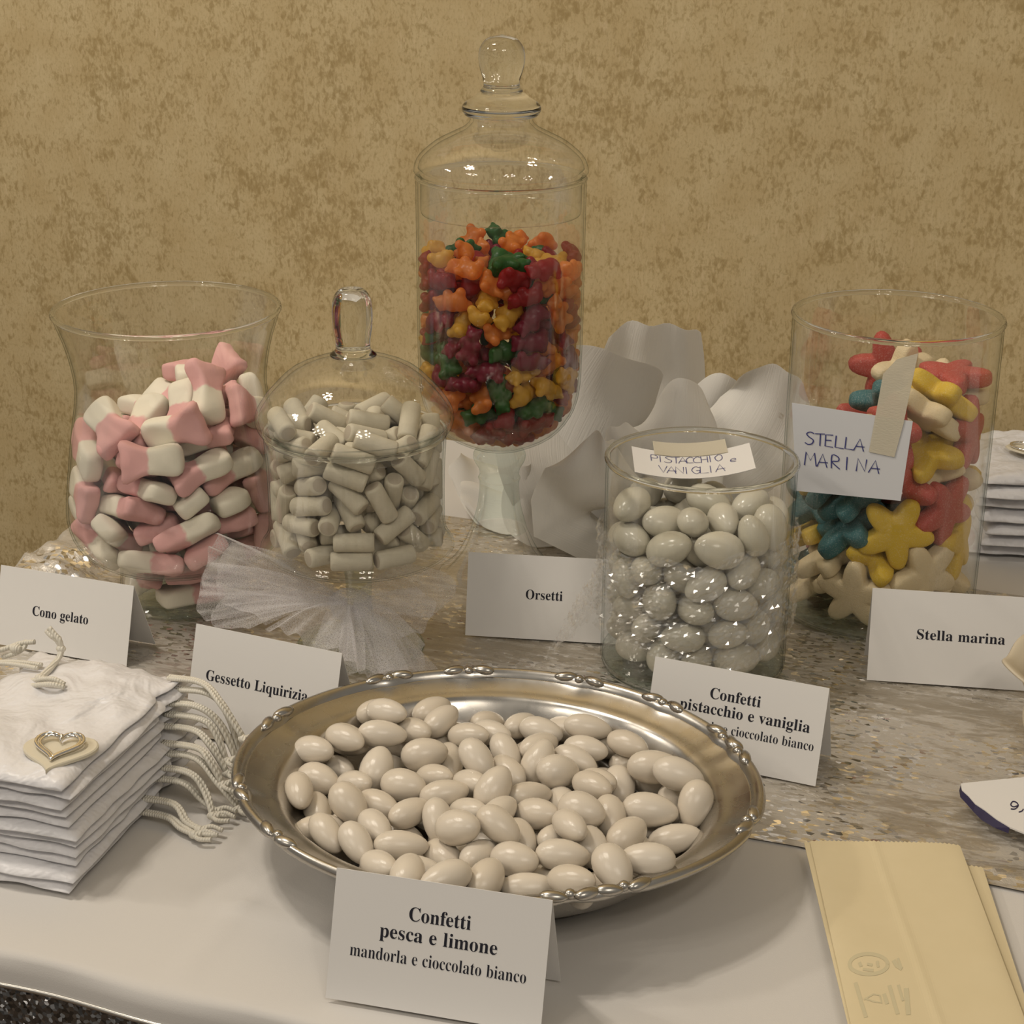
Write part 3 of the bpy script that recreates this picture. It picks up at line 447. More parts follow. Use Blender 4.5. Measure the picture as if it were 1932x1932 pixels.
 'gum': [[.0147,.0035,.0976,.192,.028,.981,.015,1.1],[.0262,.0102,.1045,.143,-.956,-.019,-.256,1.12],[.0049,.0073,.098,.799,-.018,-.594,-.097,1.07],[-.005,.0098,.0992,.578,.18,.789,-.105,1.11],[-.0178,.0014,.0998,.738,-.059,.615,.271,1.13],[-.0245,.001,.11,.747,.564,.271,-.226,1.16],[-.0073,-.0196,.1043,.596,-.426,.68,-.009,1.08],[-.0012,-.0135,.0995,.178,-.65,-.275,-.686,1.09],[.011,-.0105,.1024,.451,.197,-.694,.525,1.12],[.0199,.0275,.1108,.854,-.107,.019,.509,1.13],[.0087,.0243,.1029,.204,-.55,.801,.115,1.11],[-.0062,.0206,.1106,.312,-.013,-.704,.638,1.09],[-.0192,.0165,.1059,.455,.575,-.671,.113,1.14],[-.0218,-.0093,.1126,.26,-.31,.745,.531,1.11],[.0099,-.027,.1044,.164,.906,-.349,.174,1.07],[.0285,-.0134,.1076,.233,-.712,.171,.641,1.15],[.0093,.0041,.1087,.107,-.871,-.433,.203,1.12],[.0215,.0006,.1118,.13,-.533,.161,-.82,1.11],[-.0133,.0304,.1084,.243,-.737,.534,.337,1.13],[-.016,.0146,.1174,.238,.47,-.834,.164,1.1],[-.0331,.0027,.1177,.506,.616,-.208,-.566,1.09],[-.0233,-.0188,.1058,.614,-.245,.603,.447,1.08],[-.0072,-.0329,.1086,.207,.284,-.845,.403,1.08],[.0222,-.0307,.1148,.42,.492,.737,-.195,1.14],[.0397,-.001,.1181,.976,.088,-.185,-.068,1.1],[.0337,.0098,.1122,.981,.138,.135,.016,1.09],[.009,.0185,.1133,.437,-.451,.777,.049,1.12],[-.0345,.0126,.1226,.131,.598,.506,.608,1.1],[-.0354,-.0109,.123,.51,-.604,-.275,.547,1.12],[-.0245,-.025,.1149,.146,-.483,.843,.189,1.15],[-.0024,-.0035,.1101,.39,.263,.085,-.878,1.11],[.0285,-.0174,.1179,.527,.329,.582,-.525,1.08],[.0341,-.0002,.1839,.839,.065,.507,.184,1.1],[.0347,.0252,.1266,.393,-.764,-.033,-.511,1.08],[.006,.0327,.1178,.172,.524,.808,-.206,1.13],[-.0149,.0315,.1183,.934,-.035,.127,-.331,1.1],[-.0233,-.0223,.1257,.094,.919,.373,-.093,1.11],[-.0115,-.0329,.1208,.445,.336,-.352,.752,1.1],[.0044,-.0372,.1233,.322,.153,-.813,-.459,1.07],[.0218,-.0334,.1252,.119,-.875,.468,-.038,1.12],[.0343,.0205,.1379,.808,.417,-.108,-.402,1.15],[.0253,.024,.1226,.026,-.529,-.097,-.842,1.09],[.0024,.0417,.1235,.312,.55,.595,-.496,1.1],[-.015,.0352,.1298,.726,.357,-.414,.417,1.15],[-.0306,.028,.1208,.722,.387,.517,.25,1.09],[-.0107,-.0367,.132,.896,.308,-.32,-.014,1.07],[.016,-.0341,.1339,.787,-.109,-.58,-.18,1.16],[.0354,-.011,.1271,.131,-.392,-.026,-.91,1.16],[.0164,.0364,.1575,.214,.369,.83,-.36,1.09],[.0184,.0294,.1321,.261,.729,.477,.415,1.15],[-.0039,.0432,.1359,.651,.085,.324,-.681,1.08],[-.0379,.0162,.1335,.977,-.132,.022,-.164,1.14],[-.0427,-.0001,.1262,.017,-.787,.033,.616,1.1],[-.0328,-.0278,.1293,.388,-.327,.853,.123,1.11],[.03,-.0311,.1369,.358,-.433,-.823,.083,1.08],[.0396,-.0006,.1348,.711,-.313,.281,-.563,1.08],[.0348,.0082,.126,.524,-.409,-.066,.744,1.1],[.026,.0355,.1441,.647,-.363,.629,.232,1.16],[.0104,.038,.1353,.266,.311,.818,-.405,1.11],[-.0433,-.0075,.1388,.702,.093,-.702,.082,1.09],[-.0393,-.0071,.1484,.563,-.264,.041,-.782,1.09],[-.0338,-.0194,.1387,.784,-.032,.519,-.338,1.1],[-.0004,-.0415,.1356,.581,-.746,.062,-.32,1.11],[.0376,-.0119,.1488,.39,-.698,.422,.428,1.12],[.044,.0058,.1435,.682,-.149,.709,-.102,1.07],[-.0051,.0383,.1461,.369,-.917,-.023,.151,1.14],[-.0257,.0288,.1344,.244,-.234,.22,-.915,1.12],[-.0386,.0083,.1461,.266,-.519,-.23,-.779,1.09],[-.0337,-.0053,.1576,.115,.352,.009,-.929,1.12],[-.0211,-.0356,.14,.822,.012,-.195,.535,1.13],[.0131,-.0361,.1467,.259,.209,-.138,.933,1.11],[.0399,-.0181,.1392,.272,.731,.045,.625,1.13],[.0183,.0289,.1498,.435,-.102,-.306,-.841,1.12],[-.0218,.0297,.1451,.662,.575,-.241,.416,1.08],[-.0344,.0206,.1455,.792,-.357,.466,-.168,1.08],[-.0419,-.0023,.1638,.113,-.171,-.186,.961,1.08],[-.0313,-.0259,.1526,.855,.469,-.219,.038,1.15],[-.0083,-.0422,.1509,.145,-.637,.748,.113,1.11],[.0192,-.0398,.155,.815,-.236,-.239,-.472,1.08],[.0291,-.0239,.1485,.105,-.615,.683,-.38,1.09],[.0379,-.0108,.1606,.703,-.193,-.524,-.441,1.12],[.0069,.0439,.1555,.266,-.155,.705,.639,1.13],[-.0425,.0124,.16,.311,-.661,-.047,.681,1.14],[-.035,-.0161,.1672,.655,.021,-.268,.706,1.07],[-.0239,-.0306,.1642,.457,-.055,-.283,.841,1.11],[-.0168,-.0415,.1663,.661,.716,-.046,-.218,1.08],[-.0127,-.0315,.1561,.156,.458,-.839,.247,1.08],[.0385,.0072,.1605,.479,.55,-.659,.183,1.08],[.0373,.0138,.1479,.813,.117,-.374,-.431,1.08],[.0068,.0435,.1728,.595,.231,.258,-.726,1.11],[-.0387,.0096,.1776,.122,-.608,.714,-.325,1.09],[-.0385,-.0057,.175,.664,-.164,-.202,.701,1.08],[-.0219,-.0316,.1784,.812,.313,-.356,-.341,1.1],[.0035,-.0395,.1615,.331,-.528,.202,.755,1.12],[.0219,-.0271,.1595,.037,.863,-.473,.176,1.09],[.0347,-.0197,.1691,.441,-.784,-.437,.003,1.09],[.0237,.0326,.1653,.725,.471,-.158,.477,1.14],[-.0054,.034,.1574,.029,-.581,-.716,-.386,1.11],[-.0227,.0251,.1575,.698,.46,.547,-.051,1.1],[-.0365,-.0248,.1771,.028,.884,.327,.332,1.11],[-.0119,-.038,.1808,.941,-.214,.212,-.155,1.08],[-.0004,-.0384,.1741,.836,.24,.402,-.287,1.08],[.023,-.028,.1761,.78,-.536,.172,-.273,1.1],[.0415,-.0152,.1788,.008,-.135,.498,.856,1.08],[.0211,.0396,.182,.042,-.511,-.622,.592,1.16],[-.0099,.0379,.1656,.925,-.268,-.26,.065,1.1],[-.027,.036,.1606,.515,.767,-.183,.338,1.11],[-.0414,.0154,.1865,.251,.302,.184,.901,1.07],[-.0074,-.0371,.1932,.129,-.99,.052,.033,1.07],[.0184,-.0398,.1678,.388,-.594,.422,.564,1.12],[.0344,-.0285,.1835,.511,.72,.13,.451,1.13],[.0282,.0276,.1747,.568,.496,-.366,.545,1.16],[.0333,.0198,.1621,.507,.155,.282,.8,1.07],[-.0121,.0014,.2063,.168,-.934,-.31,-.051,1.14],[-.0287,.0234,.17,.241,-.152,-.637,-.716,1.12],[-.0399,-.003,.1867,.746,.005,-.573,-.338,1.12],[-.0344,-.0174,.1864,.073,.511,.725,-.455,1.09],[.0183,-.0408,.1823,.457,-.813,.346,.1,1.08],[.0228,-.0226,.1934,.681,.107,.468,-.553,1.13],[.0381,.0034,.1711,.762,-.104,.493,.406,1.14],[-.0029,.0205,.2032,.038,.793,-.563,.23,1.13],[-.0209,.0177,.1971,.195,-.087,.935,-.284,1.08],[-.0145,-.015,.2037,.174,.229,.892,.348,1.14],[-.0205,-.0293,.1958,.882,-.39,.169,.204,1.11],[.0053,-.0395,.1847,.299,-.865,.151,.374,1.13],[.0299,-.0273,.2002,.304,.778,-.352,.422,1.14],[.0451,.0032,.1843,.316,.784,-.146,-.513,1.08],[.0352,.0177,.1757,.419,.697,-.572,.104,1.13],[.0001,.0395,.1827,.862,.355,.353,-.077,1.11],[-.0283,-.0087,.1968,.024,-.947,.037,-.318,1.16],[-.0036,.0378,.1953,.006,.021,-.064,.998,1.14],[.0155,-.042,.1953,.536,-.44,.18,.698,1.09],[-.0025,-.0397,.2007,.649,.028,.444,-.617,1.08],[.025,-.019,.206,.869,-.053,.286,-.399,1.14],[.0382,-.0073,.1939,.985,.105,.03,.137,1.09],[.0098,.0336,.1856,.721,-.509,.098,-.46,1.07],[-.0069,.0369,.2058,.836,-.068,.479,.258,1.08],[-.0261,.036,.1738,.741,-.217,.391,-.501,1.07],[-.0291,-.0338,.1902,.788,-.312,.425,.316,1.15],[-.0379,.0013,.2012,.597,.024,-.35,-.721,1.1],[-.035,-.0277,.2017,.223,-.402,-.226,-.859,1.1],[.0435,.0111,.1983,.703,-.066,.705,.068,1.08],[.0417,-.0153,.2057,.1,-.293,.218,.926,1.09],[.0204,-.0114,.1997,.564,.427,-.05,.705,1.1],[-.0147,.0421,.192,.005,-.24,.677,.696,1.13],[-.0313,.0188,.1905,.344,-.141,-.908,.194,1.13],[-.0223,-.0228,.2069,.437,.155,-.049,-.885,1.14],[.0087,-.0399,.2062,.405,.283,.783,-.378,1.1],[.003,-.0257,.2007,.433,-.496,.737,.152,1.13],[.0258,-.0361,.2119,.181,-.844,.424,.275,1.09],[-.0146,.0372,.1768,.181,.93,-.079,.31,1.11],[.0064,.0078,.2053,.393,.244,-.1,.881,1.11],[-.0196,.038,.2109,.349,-.065,-.394,.848,1.1],[-.0435,-.0099,.2039,.62,.485,-.51,-.345,1.12],[.0059,-.0333,.2134,.267,.58,.734,-.232,1.11],[.0444,.0077,.2105,.078,.725,.079,-.68,1.08],[.0299,-.0004,.2062,.491,-.545,.519,.439,1.09],[.0354,.0161,.1896,.358,.746,-.548,.12,1.16],[.0253,.0311,.2016,.126,.056,.504,.853,1.07],[.0215,.016,.2071,.559,.217,-.792,.113,1.12],[-.0299,.0192,.2028,.964,-.045,.105,-.241,1.14],[-.0207,-.037,.2114,.811,.214,-.231,.493,1.08],[.004,-.018,.2114,.23,.737,.635,-.01,1.15],[.0172,.0249,.1953,.004,.474,.821,-.318,1.11],[-.0139,.0284,.2043,.185,.444,.609,.631,1.09],[.0331,.0152,.2039,.108,.627,.233,-.735,1.08],[.0118,.0366,.2,.89,-.203,-.318,.256,1.08],[-.026,.0348,.1901,.489,-.185,.502,-.689,1.1],[-.0399,.0204,.1992,.103,-.655,.274,.696,1.1],[.0051,-.0057,.209,.422,-.655,-.62,-.093,1.15],[.0358,.0268,.1935,.455,.413,-.444,-.651,1.11],[.0242,.0379,.2104,.26,.261,-.828,.423,1.1],[.0083,.0362,.2118,.96,.139,.145,-.193,1.14],[-.0004,.0443,.2108,.713,.482,.103,.499,1.16],[-.0409,.0015,.2124,.071,-.357,-.353,-.862,1.09],[-.0345,-.0165,.2124,.984,-.104,-.125,-.079,1.09],[-.0222,.0141,.2114,.907,-.196,-.268,-.26,1.13],[-.0217,-.0065,.2122,.467,-.114,-.795,.37,1.09]],
 'pist': [[.0364,.0105,.0166,.086,.011,.98,-.179,1.08],[-.001,.0304,.0166,.01,.174,.982,-.073,1.09],[-.0375,.0195,.0195,.547,-.579,-.596,.105,1.12],[-.0114,-.0087,.016,.016,.442,-.868,-.225,1.0],[.0213,-.0346,.0175,.225,.933,.281,-.025,1.2],[.0192,.0355,.0167,.217,.803,-.434,-.345,1.01],[-.0228,.031,.0171,.346,.302,.559,.691,1.02],[-.0334,-.0185,.0166,.216,.969,.097,-.067,1.08],[-.002,-.0378,.0175,.513,.289,-.419,-.691,1.09],[.0383,-.0134,.0174,.673,.021,.11,-.731,1.2],[-.0148,.0403,.0293,.052,.305,-.597,.74,1.05],[-.0369,-.0011,.0215,.016,.037,-.698,.714,1.15],[-.0186,-.0313,.019,.708,-.498,-.361,.349,1.19],[.0294,-.0243,.0326,.496,.267,.748,.351,1.18],[.0317,.0251,.0241,.234,.801,.515,-.196,1.0],[-.0188,.0101,.0168,.433,.846,-.123,-.284,1.0],[-.0291,-.0269,.0325,.514,.647,.547,.136,1.01],[.0112,-.0147,.0175,.909,.338,.006,-.246,1.16],[.0396,.0024,.0329,.195,-.209,-.808,.515,1.02],[.0048,.039,.0317,.237,-.821,-.487,.183,1.01],[-.0348,-.0115,.0394,.2,.039,-.425,-.882,1.19],[-.0103,-.041,.0333,.008,.022,.993,.113,1.03],[.0168,.0031,.0183,.385,-.139,-.831,.376,1.0],[.0201,.0314,.036,.334,-.337,.791,-.385,1.15],[-.0005,.0111,.0183,.294,-.784,.463,.292,1.0],[-.0137,-.0149,.0329,.217,-.73,.551,-.341,1.06],[.0174,-.0068,.0339,.871,-.434,.086,.216,1.11],[.0353,.0218,.0445,.463,-.27,-.826,.173,1.18],[-.008,.0383,.0462,.559,.017,.404,-.724,1.14],[-.0406,.0091,.0379,.452,-.29,.265,-.801,1.17],[.0149,-.0405,.0353,.494,.849,.178,.05,.99],[.0419,.0056,.0522,.326,-.726,.519,.311,1.04],[-.0018,.002,.0319,.224,-.603,-.735,-.214,1.02],[-.0162,.0195,.0322,.86,.099,.042,-.499,1.1],[-.0236,-.0307,.0512,.45,.454,.596,.486,1.18],[.0369,-.0109,.0442,.186,-.251,-.457,.833,1.08],[.0151,.0398,.0538,.218,.057,.792,.567,1.11],[-.0281,.0314,.0485,.598,.626,.046,.499,1.2],[-.0411,-.0147,.0578,.616,-.438,.638,-.147,1.01],[.005,-.026,.033,.543,.748,.218,-.313,1.13],[.0172,.0106,.0368,.193,-.15,.839,.486,1.09],[-.0009,.0421,.0646,.954,.141,.019,.264,1.0],[-.0404,.01,.0563,.719,.008,.14,.681,1.14],[-.0034,-.0392,.0492,.026,-.848,.526,-.061,1.06],[.019,-.021,.0476,.506,.307,-.003,-.806,1.07],[.003,.023,.0431,.739,.451,-.193,.461,1.12],[-.032,.0248,.0654,.87,.347,.206,-.284,1.0],[-.0104,-.0284,.0645,.883,-.026,.343,.318,1.14],[.0184,-.0389,.0527,.772,.613,.165,.022,1.08],[.023,-.0005,.0515,.39,.054,.88,-.268,.99],[-.0178,.039,.0756,.579,.733,.062,.352,1.13],[-.0306,-.0257,.0677,.065,-.748,-.645,.143,1.04],[.0005,-.0434,.0659,.065,-.233,.757,.607,1.02],[.035,-.0234,.059,.899,.09,.035,.427,1.08],[.0306,.0287,.0648,.017,-.959,.115,.259,1.02],[-.022,-.009,.0572,.848,-.418,.03,-.325,1.17],[.0088,-.0247,.0603,.275,.421,-.283,-.817,1.01],[-.0022,-.0114,.0478,.056,.219,.974,-.019,1.14],[.0019,.0062,.0498,.099,-.053,-.797,.594,1.08],[-.0204,.0058,.0432,.324,.021,-.44,.837,1.12],[-.0195,-.0366,.0849,.079,-.91,.304,-.271,1.2],[.0409,-.0076,.0706,.016,.719,-.635,.282,1.17],[.0187,.0177,.0547,.582,-.413,-.072,.697,1.05],[-.013,.0224,.0551,.051,-.702,-.441,-.557,1.08],[-.0203,.0087,.0616,.73,.633,.041,-.254,1.01],[.0214,-.0342,.071,.123,-.591,.791,.103,1.12],[.0355,.0136,.072,.284,.018,.6,-.747,1.13],[.0075,.027,.0628,.276,.221,.18,-.918,.98],[-.0421,.0071,.0741,.153,.612,-.758,-.165,1.04],[-.0041,-.0077,.066,.434,.241,.528,.689,1.12],[.0424,.0022,.0888,.508,.515,-.355,-.592,1.18],[.0136,.0409,.0753,.207,.951,-.029,-.229,1.01],[-.0024,.0126,.0672,.006,-.952,.21,.223,1.06],[-.0225,-.0029,.0757,.173,.204,.02,-.963,1.19],[.0011,-.0259,.0795,.17,-.27,.523,-.791,1.14],[.0143,.0168,.0742,.9,.306,.31,-.02,1.03],[-.0246,.0187,.0793,.143,.036,-.227,.963,1.1],[-.0385,-.0169,.0822,.372,.751,-.516,-.175,1.17],[.0015,-.0053,.0834,.051,.219,.373,.9,1.1],[.0156,-.0013,.0676,.333,-.069,.937,.076,1.16],[-.0035,.0124,.0864,.211,-.318,.844,.377,1.05],[-.036,.0081,.0896,.894,.037,.197,-.4,1.09],[-.0204,-.0158,.0918,.192,-.158,.215,-.944,1.19],[.0232,-.0138,.0821,.342,.187,-.625,.676,1.03],[.0217,.0072,.0873,.178,-.387,.898,-.109,1.12],[-.0019,.028,.0786,.644,.757,.101,-.039,1.05],[-.0275,.0338,.0917,.518,-.762,-.307,.239,1.03],[.0381,-.0197,.0912,.759,.246,.519,-.306,1.11],[.0052,.0004,.0992,.967,-.109,.188,-.132,1.11],[.0305,.0296,.0832,.192,.491,.84,-.127,1.07],[-.0392,-.0092,.1,.099,-.494,.864,.002,1.13],[.0071,-.0418,.0864,.021,-.158,.524,-.836,1.19],[.0264,-.0333,.0918,.526,.242,-.744,.335,1.01],[.0131,.0294,.09,.827,-.024,.164,-.537,1.08],[-.0055,.0396,.0947,.403,.816,.345,.229,1.18],[-.0061,-.028,.0972,.807,.116,.276,.509,1.02],[.0112,-.0219,.0959,.627,.464,-.353,-.517,1.06],[.0286,-.0042,.0993,.94,.069,-.14,.304,1.01]],
 'star': [[.0358,.0028,.0197,.288,-.596,-.747,.069,1.23],[-.035,-.0075,.0194,.032,-.267,.113,.956,1.22],[.0198,.0289,.0205,.372,.928,.027,.011,1.19],[-.0206,-.0415,.0234,.048,.409,.664,-.624,1.17],[-.0138,.0354,.0191,.149,-.614,-.739,-.236,1.23],[.0246,-.0289,.0127,.003,-1.0,-.028,.003,1.12],[-.0361,.0144,.0256,.225,.944,-.022,.239,1.17],[.0345,-.0163,.0301,.914,.094,.297,-.261,1.15],[-.0326,-.0203,.0396,.152,-.694,.674,-.202,1.18],[.0357,.0139,.0398,.914,-.057,.258,.307,1.23],[-.0114,-.0284,.023,.131,.08,.514,.844,1.21],[.0132,.0452,.0342,.596,.664,.222,-.392,1.24],[.0198,-.043,.0373,.478,.25,.694,-.477,1.18],[-.0167,.0329,.0394,.152,.35,-.905,-.187,1.18],[.042,-.0214,.0506,.196,-.502,.458,-.707,1.23],[-.0354,.0064,.0461,.968,-.166,-.164,.095,1.21],[.0214,.026,.0608,.904,-.267,.28,.183,1.2],[-.0247,-.0294,.0622,.211,-.793,.506,-.265,1.23],[-.004,.0312,.0591,.453,-.715,.012,.532,1.18],[-.0062,-.036,.0473,.905,.176,.28,-.269,1.16],[-.0314,.0243,.06,.796,.073,-.338,-.497,1.19],[.0189,-.0247,.0572,.627,.385,.675,.057,1.23],[-.0383,.0028,.0686,.579,.337,.074,-.739,1.2],[.0467,.0112,.0609,.552,-.288,-.655,.428,1.13],[-.0012,-.048,.0659,.718,-.69,-.056,-.064,1.15],[.0205,.0351,.0732,.312,.6,-.73,.098,1.12],[.0291,-.0383,.0771,.214,-.236,.691,-.649,1.13],[-.0125,.0462,.0659,.224,.049,.727,-.648,1.12],[.039,-.0001,.0765,.037,.642,.636,.427,1.14],[-.0475,.0023,.0964,.369,.605,.329,.625,1.24],[.0267,.0274,.0908,.201,.892,-.388,-.113,1.19],[-.024,-.0286,.0804,.067,-.929,.217,-.293,1.12],[-.0082,.0352,.0879,.429,.16,.197,-.867,1.23],[.0028,-.0372,.0899,.699,-.044,.425,.574,1.18],[-.03,.0187,.0902,.139,.876,.176,-.428,1.13],[.0349,-.0107,.086,.369,-.664,.647,-.074,1.19],[-.0341,-.0162,.0899,.35,-.326,.815,-.327,1.24],[-.0278,.026,.1051,.334,.207,.251,.885,1.12],[.0233,-.0256,.095,.361,.131,-.183,-.905,1.12],[-.0183,-.0371,.1107,.495,-.25,-.657,.512,1.18],[.0424,-.0229,.1196,.392,.33,-.648,-.563,1.15],[-.002,.0361,.1071,.128,-.948,.241,.164,1.19],[.0168,-.0329,.1106,.855,.208,-.049,-.472,1.17],[-.0049,-.0374,.1246,.468,-.652,.19,-.566,1.18],[.0186,.0316,.1132,.519,-.044,.209,-.828,1.15],[.0356,.0057,.1076,.233,.033,-.044,-.971,1.17],[.0326,.0039,.1216,.544,-.039,-.007,.838,1.22],[.0296,.0238,.1323,.46,.544,.601,-.362,1.12],[.0137,-.0331,.1354,.337,.38,-.86,.046,1.22],[.0063,.0475,.1401,.178,.092,-.736,.647,1.17],[.036,.0011,.1358,.55,-.028,-.016,.835,1.13],[.0114,.029,.1403,.58,.5,.613,-.193,1.2],[.0012,.0108,.1285,.714,-.231,.285,.596,1.16],[.0226,-.0279,.1446,.334,.756,-.549,-.123,1.18],[.0341,-.0036,.1492,.01,-.036,-.009,.999,1.18]],
}
